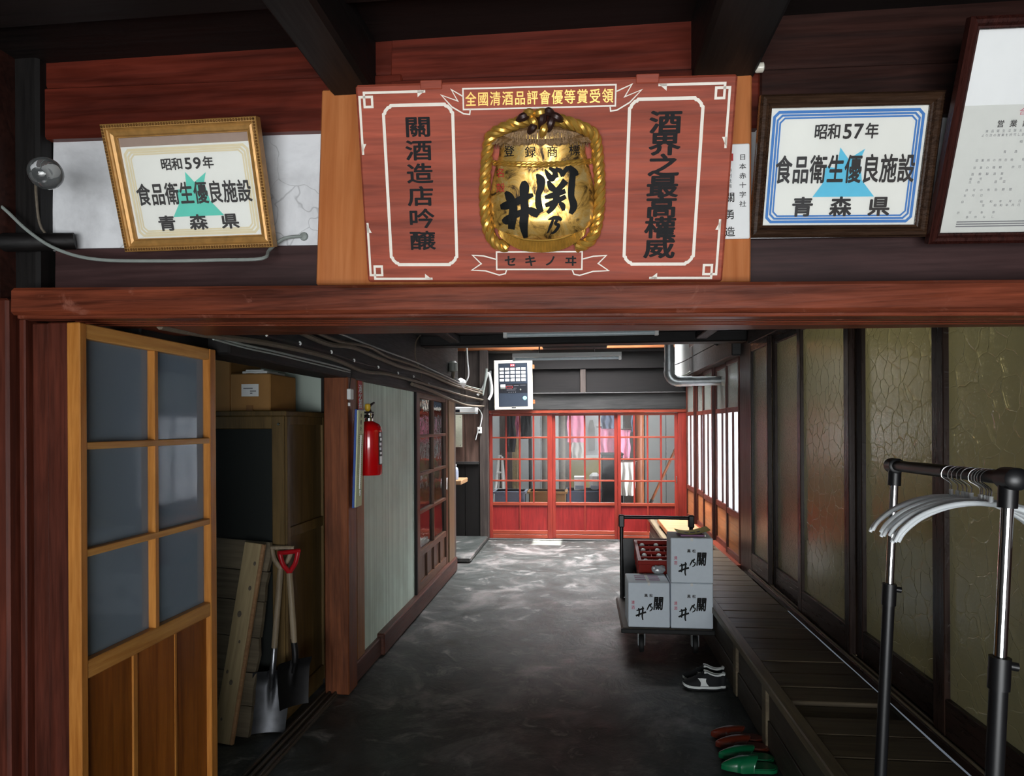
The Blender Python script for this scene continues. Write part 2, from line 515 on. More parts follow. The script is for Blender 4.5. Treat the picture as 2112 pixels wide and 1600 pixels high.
M['wavy_glass'] = wavy_glass()
M['crackle_glass'] = pattern_glass('crackle_figured_glass', 'crackle')
M['seed_glass'] = pattern_glass('seeded_figured_glass', 'seed')
M['window_glass'] = clear_glass('rippled_window_glass', wav=0.12, wscale=9, stretch=(1, 1, 0.5))
M['bluish_sheen_glass'] = clear_glass('painted_sheen_glass', tint=(0.86, 0.93, 1, 1), wav=0.02, wscale=4, gloss_rough=0.06, haze=0.34, haze_col=(0.42, 0.52, 0.63, 1))  # diffuse blue haze paints in the light these panes reflect
M['picture_glass'] = clear_glass('picture_glass', wav=0.0)
M['bulb_glass'] = clear_glass('bulb_glass', wav=0.05, haze=0.06, haze_col=(0.8, 0.85, 0.85, 1))


def frosted():
    n = Nodes('frosted_white_pane')
    f = n.noise(n.coords((1, 6, 1)), 3, 3)
    col = n.ramp(f, [(0.3, srgb('#cfd3da')), (0.7, srgb('#ecedf0'))])
    df = n.n('ShaderNodeBsdfDiffuse')
    tl = n.n('ShaderNodeBsdfTranslucent')
    n.l(col, df.inputs[0])
    n.l(col, tl.inputs[0])
    gl = n.n('ShaderNodeBsdfGlossy')
    gl.inputs['Roughness'].default_value = 0.25
    m = n.n('ShaderNodeMixShader')
    m.inputs[0].default_value = 0.55
    n.l(df.outputs[0], m.inputs[1])
    n.l(tl.outputs[0], m.inputs[2])
    m2 = n.n('ShaderNodeMixShader')
    m2.inputs[0].default_value = 0.06
    n.l(m.outputs[0], m2.inputs[1])
    n.l(gl.outputs[0], m2.inputs[2])
    n.l(m2.outputs[0], n.out.inputs[0])
    return n.m


M['frosted'] = frosted()


def lit_window():
    n = Nodes('sunlit_window_pane')
    e = n.n('ShaderNodeEmission')
    e.inputs['Color'].default_value = (0.95, 0.98, 1, 1)
    e.inputs['Strength'].default_value = 2.2
    n.l(e.outputs[0], n.out.inputs[0])
    return n.m


M['lit_window'] = lit_window()
M['ribbed_grey'] = plain('ribbed_grey_glass', '#8d918a', 0.25, var=0.2, bump=0.4, scale=60, Transmission_Weight=0.35)


def lamp_red():
    n = Nodes('lit_alarm_lamp')
    p = n.principled(srgb('#c01830'), 0.4)
    p.inputs['Emission Color'].default_value = srgb('#d0203a')
    p.inputs['Emission Strength'].default_value = 0.7
    return n.m


M['lamp_red'] = lamp_red()


# ------------------------------------------------------------------ mesh building
ROOTM = {}


class MB:
    """collects shapes, then links them as ONE mesh object"""

    def __init__(s):
        s.v, s.f = [], []

    def add(s, vs, fs, m=None):
        o = len(s.v)
        s.v += [tuple(m @ Vector(v)) for v in vs] if m is not None else [tuple(v) for v in vs]
        s.f += [[i + o for i in f] for f in fs]
        return s

    def box(s, lo, hi, b=0.0, m=None):
        x0, y0, z0 = [min(a, c) for a, c in zip(lo, hi)]
        x1, y1, z1 = [max(a, c) for a, c in zip(lo, hi)]
        b = min(b, (x1 - x0) * .45, (y1 - y0) * .45, (z1 - z0) * .45)
        if b <= 0:
            vs = [(x, y, z) for x in (x0, x1) for y in (y0, y1) for z in (z0, z1)]
            fs = [(0, 1, 3, 2), (4, 6, 7, 5), (0, 4, 5, 1), (2, 3, 7, 6), (0, 2, 6, 4), (1, 5, 7, 3)]
            return s.add(vs, fs, m)
        bm = bmesh.new()
        bmesh.ops.create_cube(bm, size=1)
        for v in bm.verts:
            v.co = Vector(((x0 + x1) / 2 + v.co.x * (x1 - x0), (y0 + y1) / 2 + v.co.y * (y1 - y0), (z0 + z1) / 2 + v.co.z * (z1 - z0)))
        bmesh.ops.bevel(bm, geom=bm.edges[:], offset=b, segments=1, profile=0.5, affect='EDGES')
        bm.verts.index_update()
        s.add([v.co[:] for v in bm.verts], [[v.index for v in f.verts] for f in bm.faces], m)
        bm.free()
        return s

    def prism(s, poly, z0, z1, m=None):
        n = len(poly)
        vs = [(x, y, z0) for x, y in poly] + [(x, y, z1) for x, y in poly]
        fs = [list(range(n))[::-1], list(range(n, 2 * n))] + [[i, (i + 1) % n, n + (i + 1) % n, n + i] for i in range(n)]
        return s.add(vs, fs, m)

    def ring(s, outer, inner, z0, z1, m=None):
        n = len(outer)
        vs = [(x, y, z) for z in (z0, z1) for P in (outer, inner) for x, y in P]
        fs = []
        for i in range(n):
            j = (i + 1) % n
            fs += [[i, n + i, n + j, j], [2 * n + i, 2 * n + j, 3 * n + j, 3 * n + i], [i, j, 2 * n + j, 2 * n + i], [n + j, n + i, 3 * n + i, 3 * n + j]]
        return s.add(vs, fs, m)

    def lathe(s, prof, o=(0, 0, 0), n=20, m=None, cap=True):
        vs, fs = [], []
        for r, z in prof:
            for k in range(n):
                a = 2 * math.pi * k / n
                vs.append((o[0] + r * math.cos(a), o[1] + r * math.sin(a), o[2] + z))
        for i in range(len(prof) - 1):
            for k in range(n):
                q = (k + 1) % n
                fs.append([i * n + k, i * n + q, (i + 1) * n + q, (i + 1) * n + k])
        if cap:
            fs.append(list(range(n))[::-1])
            fs.append([(len(prof) - 1) * n + k for k in range(n)])
        return s.add(vs, fs, m)

    def cyl(s, p0, p1, r0, r1=None, n=16, m=None):
        p0, p1 = Vector(p0), Vector(p1)
        d = p1 - p0
        q = d.to_track_quat('Z', 'Y').to_matrix().to_4x4()
        mm = Matrix.Translation(p0) @ q
        return s.lathe([(r0, 0), (r0 if r1 is None else r1, d.length)], n=n, m=(m @ mm if m is not None else mm))

    def tube(s, pts, r, n=8, closed=False, m=None, flat=1.0):
        pts = [Vector(p) for p in pts]
        N = len(pts)
        rs = r if isinstance(r, (list, tuple)) else [r] * N
        up = None
        vs, fs = [], []
        for i in range(N):
            a = pts[(i - 1) % N] if closed or i else pts[0]
            b = pts[(i + 1) % N] if closed or i < N - 1 else pts[-1]
            t = (b - a).normalized()
            if up is None:
                up = t.orthogonal().normalized()
            up = (up - t * up.dot(t))
            up = up.normalized() if up.length > 1e-6 else t.orthogonal().normalized()
            w = t.cross(up)
            for k in range(n):
                g = 2 * math.pi * k / n
                vs.append(pts[i] + (up * math.cos(g) + w * math.sin(g) * flat) * rs[i])
        for i in range(N if closed else N - 1):
            j = (i + 1) % N
            for k in range(n):
                q = (k + 1) % n
                fs.append([i * n + k, i * n + q, j * n + q, j * n + k])
        if not closed:
            fs.append(list(range(n))[::-1])
            fs.append([(N - 1) * n + k for k in range(n)])
        return s.add(vs, fs, m)

    def grid(s, fn, nu, nv, m=None, closed_u=False):
        vs = [fn(i / nu, j / nv) for i in range(nu if closed_u else nu + 1) for j in range(nv + 1)]
        fs = []
        for i in range(nu):
            a = i
            b = (i + 1) % nu if closed_u else i + 1
            for j in range(nv):
                fs.append([a * (nv + 1) + j, b * (nv + 1) + j, b * (nv + 1) + j + 1, a * (nv + 1) + j + 1])
        return s.add(vs, fs, m)

    def ball(s, c, rx, ry=None, rz=None, n=16, k=10, m=None):
        ry, rz = ry or rx, rz or rx

        def fn(u, v):
            a, b = 2 * math.pi * u, math.pi * (v - .5) * 0.998
            return (c[0] + rx * math.cos(b) * math.cos(a), c[1] + ry * math.cos(b) * math.sin(a), c[2] + rz * math.sin(b))
        return s.grid(fn, n, k, m, closed_u=True)

    def build(s, name, m, parent=None, local=False, smooth=False, fix=True):
        me = bpy.data.meshes.new(name)
        vs = s.v
        if parent is not None and not local:
            inv = ROOTM[parent.name].inverted()
            vs = [tuple(inv @ Vector(v)) for v in vs]
        me.from_pydata(vs, [], s.f)
        if fix:
            bm = bmesh.new()
            bm.from_mesh(me)
            bmesh.ops.recalc_face_normals(bm, faces=bm.faces[:])
            bm.to_mesh(me)
            bm.free()
        if smooth:
            for p in me.polygons: p.use_smooth = True
            try:
                me.set_sharp_from_angle(angle=R(42))
            except Exception:
                pass
        me.materials.append(M[m] if isinstance(m, str) else m)
        o = bpy.data.objects.new(name, me)
        COL.objects.link(o)
        if parent is not None:
            o.parent = parent
            ROOTM[o.name] = ROOTM[parent.name]
        else:
            ROOTM[o.name] = Matrix.Identity(4)
        return o


def tag(o, label=None, cat=None, group=None, kind=None):
    if label: o['label'] = label
    if cat: o['category'] = cat
    if group: o['group'] = group
    if kind: o['kind'] = kind
    return o


def thing(name, label, cat, mtx=None, group=None, kind=None):
    o = bpy.data.objects.new(name, None)
    o.empty_display_size = 0.05
    COL.objects.link(o)
    mtx = mtx if mtx is not None else Matrix.Identity(4)
    if not isinstance(mtx, Matrix): mtx = Matrix.Translation(Vector(mtx))
    o.matrix_world = mtx
    ROOTM[o.name] = mtx.copy()
    return tag(o, label, cat, group, kind)


def struct(name, label, cat, mtx=None):
    return thing(name, label, cat, mtx, kind='structure')


def copy_tree(o, parent=None):
    c = o.copy()
    COL.objects.link(c)
    if parent is not None: c.parent = parent
    for ch in list(o.children): copy_tree(ch, c)
    return c


def facing(o, way, lean=0.0, roll=0.0):
    """local x right, y up, z out of the surface; way: 'S' looks toward the camera end, 'E' off the left wall, 'W' off the right wall"""
    yaw = {'S': 0, 'E': 90, 'W': -90}[way]
    return Matrix.Translation(Vector(o)) @ Matrix.Rotation(R(yaw), 4, 'Z') @ Matrix.Rotation(R(90 + lean), 4, 'X') @ Matrix.Rotation(R(roll), 4, 'Z')


def bx(name, lo, hi, m, parent=None, b=0.004, local=False):
    return MB().box(lo, hi, b).build(name, m, parent, local)


# ------------------------------------------------------------------ writing
_GL = {}


def glyph(ch, bold=0.0):
    k = (ch, bold)
    if k not in _GL:
        cu = bpy.data.curves.new('glyph', 'FONT')
        cu.body, cu.size, cu.resolution_u, cu.offset = ch, 1, 3, bold
        o = bpy.data.objects.new('glyph', cu)
        COL.objects.link(o)
        me = bpy.data.meshes.new_from_object(o.evaluated_get(bpy.context.evaluated_depsgraph_get()))
        vs = [v.co.copy() for v in me.vertices]
        fs = [list(p.vertices) for p in me.polygons]
        bpy.data.objects.remove(o)
        bpy.data.curves.remove(cu)
        bpy.data.meshes.remove(me)
        wide = ord(ch) > 0x2000
        if vs and not wide:
            cx = (min(v.x for v in vs) + max(v.x for v in vs)) / 2
            cy = 0.36
        else:
            cx, cy = 0.5, 0.38
        _GL[k] = ([(v.x - cx, v.y - cy) for v in vs], fs)
    return _GL[k]


def letters(parent, m, items, z=0.001, bold=0.0, name='lettering', shear=0.0, zf=None, single=False):
    """items: (character, centre x, centre y, width, height) in the parent's own plane"""
    one = MB()
    for ch, cx, cy, w, h in items:
        mb = MB() if single else one
        vs, fs = glyph(ch, 0.0)
        # heavier strokes: the character is struck several times, each a hair to the side
        for k in range(9 if bold else 1):
            ox, oy = (0, 0) if k == 0 else (bold * math.cos(k * math.pi / 4), bold * math.sin(k * math.pi / 4))
            mb.add([(cx + (x + ox) * w + y * h * shear, cy + (y + oy) * h, (zf(cx + x * w, cy + y * h) if zf else 0) + z + k * 0.00001) for x, y in vs], fs)
        if single:
            o = mb.build('character', m, parent, local=True, fix=False)
    return o if single else one.build(name, m, parent, local=True, fix=False)


def row(s, x0, x1, y, w, h):
    n = len(s)
    return [(c, x0 + (x1 - x0) * (i / (n - 1) if n > 1 else 0.5), y, w, h) for i, c in enumerate(s) if c != ' ']


def column(s, x, y0, y1, w, h):
    n = len(s)
    return [(c, x, y0 + (y1 - y0) * (i / (n - 1) if n > 1 else 0.5), w, h) for i, c in enumerate(s) if c != ' ']


def smooth_path(pts, k=6):
    P = [Vector(p) for p in pts]
    out = []
    for i in range(len(P) - 1):
        p0, p1, p2, p3 = P[max(i - 1, 0)], P[i], P[i + 1], P[min(i + 2, len(P) - 1)]
        for j in range(k):
            t = j / k
            out.append(0.5 * ((2 * p1) + (p2 - p0) * t + (2 * p0 - 5 * p1 + 4 * p2 - p3) * t * t + (3 * p1 - p0 - 3 * p2 + p3) * t ** 3))
    out.append(P[-1])
    return out


def brush(parent, m, strokes, z=0.001, zf=None, name='brush_lettering', k=6):
    """strokes of (x, y, width): tapering ink ribbons"""
    mb = MB()
    for si, st in enumerate(strokes):
        P = smooth_path(st, k)
        vs = []
        for i, p in enumerate(P):
            a, b = P[max(i - 1, 0)], P[min(i + 1, len(P) - 1)]
            t = Vector((b.x - a.x, b.y - a.y))
            t = t.normalized() if t.length > 1e-9 else Vector((1, 0))
            n = Vector((-t.y, t.x)) * max(p.z, 0) * 0.5
            for q in (Vector((p.x, p.y)) + n, Vector((p.x, p.y)) - n):
                vs.append((q.x, q.y, (zf(q.x, q.y) if zf else 0) + z + si * 0.00012))
        N = len(P)
        mb.add(vs, [[2 * i, 2 * i + 1, 2 * i + 3, 2 * i + 2] for i in range(N - 1)])
    return mb.build(name, m, parent, local=True, fix=False)


# ------------------------------------------------------------------ sashes and doors
def sash(root, W, H, st, T, mv, mh, bays, rails, mun=0.018, pane='window_glass', panel='red_panel', pane_t=0.004, st_r=None):
    """local: x 0..W, y 0..H, z 0..T. bays: (y0, y1, columns, rows, 'pane'|'panel'); rails: (y0, y1)"""
    st_r = st_r or st
    L = dict(local=True)
    bx('stile', (0, 0, 0), (st, H, T), mv, root, 0.003, **L)
    bx('stile', (W - st_r, 0, 0), (W, H, T), mv, root, 0.003, **L)
    for a, b in rails:
        bx('rail', (st, a, 0.002), (W - st_r, b, T - 0.002), mh, root, 0.003, **L)
    x0, x1 = st, W - st_r
    for y0, y1, nc, nr, kind in bays:
        cw, ch = (x1 - x0) / nc, (y1 - y0) / nr
        t0, t1 = (T * 0.12, T * 0.93)
        for i in range(1, nc):
            bx('muntin', (x0 + i * cw - mun / 2, y0, t0), (x0 + i * cw + mun / 2, y1, t1), mv, root, 0.002, **L)
        for j in range(1, nr):
            bx('muntin', (x0, y0 + j * ch - mun / 2, t0 + 0.001), (x1, y0 + j * ch + mun / 2, t1 + 0.001), mh, root, 0.002, **L)
        for i in range(nc):
            for j in range(nr):
                a = (x0 + i * cw + (mun / 2 if i else 0), y0 + j * ch + (mun / 2 if j else 0))
                b = (x0 + (i + 1) * cw - (mun / 2 if i < nc - 1 else 0), y0 + (j + 1) * ch - (mun / 2 if j < nr - 1 else 0))
                if kind == 'ribbed':
                    MB().box((a[0], a[1], T * .3), (b[0], b[1], T * .3 + .004)).build('pane', 'ribbed_grey', root, True)
                elif kind == 'pane':
                    zc = T * 0.22
                    MB().box((a[0], a[1], zc), (b[0], b[1], zc + pane_t)).build('pane', pane, root, True)
                else:
                    MB().box((a[0], a[1], T * 0.25), (b[0], b[1], T * 0.5)).build('panel', panel, root, True)
    return root

# ================================================================== SETTING
LX, RX = -1.47, 1.45          # corridor walls
WY = 2.05                     # wall above the opening
FY = 9.75                     # red doors
TILT = -R(1.05)               # the old front frame sags to the right


def sag(z, x): return z + (x + 0.19) * math.tan(TILT)


# floor
fl = struct('floor', 'worn grey concrete floor of the corridor, damp and stained', 'floor')
n_ = 90
def floor_fn(u, v):
    x, y = -4.2 + 6.0 * u, -4.0 + 19.5 * v
    return (x, y, 0.008 * noise.noise(Vector((x * 1.3, y * 1.3, 0))) + 0.003 * noise.noise(Vector((x * 6, y * 6, 3))) - 0.008)
MB().grid(floor_fn, 60, 150).build('concrete_surface', 'concrete', fl, smooth=True)
MB().box((-4.2, -4, -0.2), (1.8, 15.5, -0.05)).build('subfloor', 'concrete', fl)
# raised concrete step of the left recess
tr = MB()
tr.box((-3.2, 8.05, 0), (-1.34, 9.62, 0.06), 0.012)
tr.build('raised_step', 'concrete', fl)

# floor track of the storeroom door
tk = struct('trim_1', 'dark wooden floor track of the storeroom door, two worn grooves', 'floor track')
for k, x in enumerate((-1.585, -1.548, -1.511)):
    bx('track_rail', (x - 0.009, 1.9, 0), (x + 0.009, 4.16, 0.022), 'riser', tk, 0.004)
bx('track_bed', (-1.60, 1.9, -0.01), (-1.495, 4.16, 0.008), 'riser', tk, 0.002)

# ---------------- front opening: lintel, posts, wall above
lt = struct('trim_2', 'massive red-brown lintel beam across the opening under the signs', 'lintel')
mS = Matrix.Translation((-0.19, 0, 0)) @ Matrix.Rotation(-TILT, 4, 'Y')
MB().box((-1.565, 1.88, 1.962), (2.5, 2.10, 2.044), 0.010, mS).build('beam', 'lintel', lt)
MB().prism([(-1.55, 2.10), (2.5, 2.10), (2.5, 2.12), (-1.55, 2.42)], 1.966, 2.03, mS).build('rear_board', 'lintel', lt)
MB().box((-1.55, 1.895, 1.952), (2.5, 1.95, 1.964), 0.003, mS).build('lower_lip', 'lintel', lt)
for k in range(3):
    MB().box((-1.42, 1.966 + k * 0.045, 1.953), (2.5, 1.990 + k * 0.045, 1.964), 0.003, mS).build('sliding_rail', 'lintel', lt)

wf = struct('wall_front', 'board and plaster wall above the lintel', 'wall')
MB().box((-2.4, 2.11, 2.04), (2.6, 2.2, 4.0)).build('backing', 'black_x', wf)
MB().box((-1.56, 2.052, 2.038), (2.5, 2.12, 2.205), 0.004, mS).build('lower_board', 'board_plum', wf)
MB().box((-1.575, 2.06, 2.20), (0.62, 2.12, 2.575), 0.0, mS).build('plaster_band', 'plaster', wf)
MB().box((0.30, 2.06, 2.20), (2.5, 2.12, 2.545), 0.0, mS).build('plaster_band', 'plaster', wf)
MB().box((-1.60, 2.03, 2.555), (-0.40, 2.12, 2.72), 0.006, mS).build('board', 'board_red', wf)
MB().box((-1.60, 2.036, 2.722), (-0.40, 2.12, 2.94), 0.006, mS).build('board', 'board_red', wf)
MB().box((-0.44, 2.028, 2.52), (0.66, 2.12, 2.70), 0.006, mS).build('board', 'board_red', wf)
MB().box((-0.44, 2.034, 2.702), (0.66, 2.12, 2.94), 0.006, mS).build('board', 'board_red', wf)
MB().box((0.66, 2.03, 2.545), (2.5, 2.12, 2.69), 0.006, mS).build('board', 'board_brown', wf)
MB().box((0.66, 2.036, 2.692), (2.5, 2.12, 2.94), 0.006, mS).build('board', 'board_brown', wf)

# dark corner post, upper left, with the pole end that sticks out of the plaster
wl0 = struct('wall_left_front', 'dark posts and boards left of the opening', 'wall')
MB().box((-1.90, 2.0, 2.03), (-1.722, 2.14, 3.0), 0.01).build('upper_post', 'black_z', wl0)
MB().box((-1.98, 1.93, 1.99), (-1.80, 2.05, 3.0), 0.01).build('side_post', 'board_brown', wl0)
MB().box((-1.84, 1.92, 0), (-1.758, 2.1, 2.05), 0.008).build('outer_post', 'jamb', wl0)
MB().box((-1.757, 1.96, 0), (-1.735, 2.1, 1.99), 0.004).build('post', 'jamb', wl0)
MB().box((-1.733, 1.985, 0), (-1.675, 2.1, 1.98), 0.004).build('jamb_board', 'jamb', wl0)
MB().box((-1.673, 1.975, 0), (-1.595, 2.1, 1.98), 0.004).build('jamb_board', 'jamb', wl0)
MB().box((-1.594, 1.985, 0), (-1.545, 2.1, 1.97), 0.004).build('jamb_board', 'jamb', wl0)
MB().box((-2.5, -4, 0), (-2.42, 2.05, 3.0)).build('side_wall', 'black_z', wl0)
MB().box((-2.45, 2.02, 0), (-1.83, 2.1, 3.0)).build('dark_boarding', 'board_brown', wl0)

# ---------------- ceilings and beams
ce = struct('ceiling', 'soot-dark boarded ceiling', 'ceiling')
for k in range(17):
    y = 2.06 - 0.35 * k
    MB().box((-2.6, y - 0.345, 2.83 + 0.006 * (k % 2)), (2.6, y, 2.87), 0.004).build('ceiling_board', 'ceiling_board', ce)
for k in range(14):
    y = 2.24 + 0.29 * k
    MB().box((-1.6, y, 2.46 + 0.005 * (k % 2)), (1.75, y + 0.285, 2.50), 0.003).build('ceiling_board', 'black_x', ce)
tb = struct('trim_3', 'heavy dark ceiling beam left of the carved sign', 'beam')
MB().box((-0.755, -1.6, 2.655), (-0.625, 2.06, 2.84), 0.012).build('beam', 'black_y', tb)
tb = struct('trim_4', 'heavy dark ceiling beam above the right end of the carved sign', 'beam')
MB().box((0.325, -1.6, 2.645), (0.50, 2.06, 2.84), 0.012).build('beam', 'black_y', tb)
tb = struct('trim_5', 'dark cross beam near the top edge, over the entrance', 'beam')
MB().box((-2.6, 1.62, 2.785), (2.6, 1.78, 2.84), 0.01).build('beam', 'ceiling_board', tb)
# cross beam between the two lamps
tb = struct('trim_6', 'black cross beam between the two fluorescent lamps', 'beam')
MB().box((-1.6, 6.12, 2.375), (1.6, 6.32, 2.62), 0.012).build('beam', 'black_x', tb)
MB().box((-1.6, 6.16, 2.62), (1.6, 6.28, 4.1), 0.0).build('wall_above_beam', 'black_x', tb)
for x in (-1.15, 1.05):
    MB().box((x - 0.05, 2.4, 2.40), (x + 0.05, 6.15, 2.46), 0.006).build('joist', 'black_y', tb)
tb = struct('trim_7', 'thin dark joist under the corridor ceiling by the near lamp', 'beam')
MB().box((-1.55, 4.85, 2.372), (1.55, 4.95, 2.46), 0.01).build('beam', 'black_x', tb)

# roof over the bright far end, with an open skylight
rf = struct('roof', 'boarded roof over the far end with a skylight opening', 'roof')
SK = (-0.55, 0.65, 7.6, 8.9)
MB().box((-3.4, 6.2, 4.05), (1.9, SK[2], 4.12)).build('roof_board', 'black_x', rf)
MB().box((-3.4, SK[3], 4.05), (1.9, 10.0, 4.12)).build('roof_board', 'black_x', rf)
MB().box((-3.4, SK[2], 4.05), (SK[0], SK[3], 4.12)).build('roof_board', 'black_x', rf)
MB().box((SK[1], SK[2], 4.05), (1.9, SK[3], 4.12)).build('roof_board', 'black_x', rf)
# unseen mask boards added over the skylight; their gap shapes the sun patch
hit = on_z(0, 1128, 1118)
gx, gy = hit.x + SUN_DIR.x / SUN_DIR.z * 4.14, hit.y + SUN_DIR.y / SUN_DIR.z * 4.14
sh = struct('trim_8', 'unseen boards added over the skylight to shape the sun patch', 'light mask')
MB().box((SK[0] - .3, SK[2] - .3, 4.13), (gx - 0.2, SK[3] + .3, 4.15)).build('sun_mask_board', 'black_y', sh)
MB().box((gx + 0.2, SK[2] - .3, 4.13), (SK[1] + .3, SK[3] + .3, 4.15)).build('sun_mask_board', 'black_y', sh)
MB().box((gx - 0.2, SK[2] - .3, 4.13), (gx + 0.2, gy - 0.16, 4.15)).build('sun_mask_board', 'black_y', sh)
MB().box((gx - 0.2, gy + 0.2, 4.13), (gx + 0.2, SK[3] + .3, 4.15)).build('sun_mask_board', 'black_y', sh)
MB().box((-4.4, 9.95, 4.05), (3.6, 15.6, 4.1)).build('workshop_roof', 'wall_bright', rf)
MB().box((-2.6, -4.0, 4.05), (2.6, 6.2, 4.1)).build('front_roof', 'black_x', rf)
MB().box((1.5, 1.9, 2.9), (4.2, 10.0, 2.95)).build('side_room_ceiling', 'back_wall', rf)
MB().box((-4.4, 1.9, 2.9), (-1.6, 8.0, 2.95)).build('storeroom_ceiling', 'grey_wall', rf)

# ---------------- left wall
wl = struct('wall_left', 'left wall of the corridor with pale green panelling and dark header beam', 'wall')
MB().box((-1.62, 2.64, 1.945), (-1.43, 7.95, 2.20), 0.008).build('header_beam', 'black_y', wl)
MB().box((-1.64, 2.21, 1.925), (-1.522, 2.66, 2.20), 0.006).build('header_beam', 'black_y', wl)
MB().box((-1.66, 2.2, 2.20), (-1.47, 6.15, 2.6), 0.0).build('upper_boarding', 'black_y', wl)
MB().box((-1.66, 6.15, 2.20), (-1.47, 8.0, 4.05), 0.0).build('upper_boarding', 'black_y', wl)
MB().box((-1.578, 4.03, 0), (-1.425, 4.19, 1.95), 0.006).build('post', 'post_red', wl)
MB().box((-1.56, 4.19, 0.13), (-1.475, 4.32, 1.95), 0.0).build('green_panel', 'wallpaper', wl)
MB().box((-1.56, 4.28, 0.12), (-1.455, 4.43, 1.95), 0.004).build('batten', 'strip_z', wl)
for k in range(3):
    a = 4.43 + k * 0.475
    MB().box((-1.56, a + 0.0015, 0.12), (-1.47, a + 0.4735, 1.97), 0.002).build('green_panel', 'wallpaper', wl)
MB().box((-1.56, 5.855, 0.0), (-1.45, 5.90, 1.96), 0.004).build('door_jamb', 'black_z', wl)
MB().box((-1.56, 7.285, 0.0), (-1.44, 7.60, 1.96), 0.005).build('end_post', 'end_wood', wl)
MB().box((-1.60, 7.60, 0.0), (-1.50, 8.0, 2.2), 0.005).build('end_post', 'grey_z', wl)
MB().box((-1.66, 4.2, 0), (-1.58, 8.0, 2.0), 0.0).build('back_boarding', 'black_z', wl)
bbd = struct('baseboard_left', 'dark red-brown sill board at the foot of the left wall', 'baseboard')
MB().box((-1.56, 4.19, 0), (-1.44, 4.75, 0.13), 0.006).build('sill_board', 'base_y', bbd)
MB().box((-1.56, 4.75, 0), (-1.415, 7.62, 0.155), 0.008).build('sill_board', 'base_y', bbd)

# storeroom shell
ws = struct('wall_storeroom', 'pale green storeroom wall behind the cabinet', 'wall')
MB().box((-3.6, 4.24, 0), (-1.62, 4.34, 2.9)).build('end_wall', 'grey_wall', ws)
MB().box((-3.6, 2.0, 0), (-3.5, 2.35, 2.9)).build('side_wall', 'grey_wall', ws)
MB().box((-3.6, 3.5, 0), (-3.5, 4.3, 2.9)).build('side_wall', 'grey_wall', ws)
MB().box((-3.6, 2.35, 0), (-3.5, 3.5, 1.4)).build('side_wall', 'grey_wall', ws)
MB().box((-3.6, 2.35, 2.4), (-3.5, 3.5, 2.9)).build('side_wall', 'grey_wall', ws)
MB().box((-3.6, 2.1, 0), (-1.75, 2.2, 2.9)).build('near_wall', 'grey_wall', ws)

# ---------------- door_1: honey-coloured sliding door, near left
d1 = struct('door_1', 'honey-coloured wooden sliding door with six panes of painted bluish sheen, near left', 'door', facing((-1.515, 1.862, 0.03), 'E'))
sash(d1, 0.75, 1.93, 0.03, 0.042, 'tan_z', 'tan_y', [(0.92, 1.885, 2, 3, 'pane')], [(0.0, 0.09), (0.865, 0.92), (1.885, 1.93)], mun=0.022, pane='bluish_sheen_glass', st_r=0.045)
for k, (a, b) in enumerate(((0.03, 0.262), (0.266, 0.492), (0.496, 0.705))):
    bx('panel_board', (a, 0.09, 0.010 + 0.003 * (k % 2)), (b, 0.865, 0.022 + 0.002 * (k % 2)), 'tan_panel', d1, 0.003, True)
bx('panel_batten', (0.252, 0.09, 0.020), (0.278, 0.865, 0.028), 'tan_z', d1, 0.003, True)
bx('panel_batten', (0.486, 0.09, 0.020), (0.502, 0.865, 0.026), 'tan_z', d1, 0.003, True)
MB().prism([(-0.012, -0.035), (0.012, -0.035), (0.012, 0.035), (-0.012, 0.035)], 0.0335, 0.0355, Matrix.Translation((0.728, 0.80, 0))).build('finger_pull', 'gilt_dark', d1, True)

# ---------------- door_2: glazed sliding door far left
d2 = struct('door_2', 'brown sliding door with mirror-like panes beyond the fire extinguisher', 'door', facing((-1.49, 5.90, 0.155), 'E'))
sash(d2, 1.38, 1.80, 0.10, 0.038, 'oak_z', 'oak_y', [(0.36, 1.74, 2, 4, 'pane'), (0.08, 0.30, 4, 1, 'panel')], [(0.0, 0.08), (0.30, 0.36), (1.74, 1.80)], mun=0.028, panel='oak_z')
bx('handle', (1.31, 0.80, 0.036), (1.325, 0.93, 0.046), 'steel', d2, 0.002, True)

# ---------------- far wall
wb = struct('wall_far', 'smoke-blackened timber wall above the red doors', 'wall')
def farbox(name, x0, x1, z0, z1, m, y=FY, d=0.1, b=0.006):
    return MB().box((x0, y, z0), (x1, y + d, z1), b).build(name, m, wb)
farbox('door_head', -1.37, 1.47, 1.815, 1.862, 'red_x', FY - 0.02)
farbox('lower_beam', -1.37, 1.47, 1.865, 2.085, 'grey_x', FY - 0.03)
farbox('ledge', -1.30, 1.47, 2.085, 2.105, 'grey_x', FY - 0.06)
for a, b in ((-1.30, -0.02), (0.06, 1.46)):
    farbox('infill_panel', a, b, 2.105, 2.44, 'black_x', FY + 0.01)
farbox('stud', -0.02, 0.06, 2.105, 2.44, 'grey_z', FY - 0.015)
farbox('upper_beam', -1.37, 1.47, 2.44, 2.68, 'black_x', FY - 0.02)
farbox('plate_beam', -1.37, 1.47, 2.68, 2.72, 'grey_x', FY - 0.03)
farbox('painted_glow_beam', -1.9, 1.47, 2.72, 2.81, 'orange_and_glow', FY - 0.10, 0.2)  # skylight glow on this beam is put into its orange colour
farbox('gable_boarding', -3.4, 1.9, 2.81, 4.05, 'grey_x', FY + 0.02, 0.1)
farbox('right_jamb', 1.345, 1.47, 0.0, 1.86, 'red_post', FY - 0.01)
farbox('corner_post', -1.46, -1.335, 0.0, 2.72, 'grey_z', FY - 0.12, 0.2)
farbox('side_stud', -1.56, -1.50, 2.05, 2.72, 'black_z', FY - 0.06, 0.12)
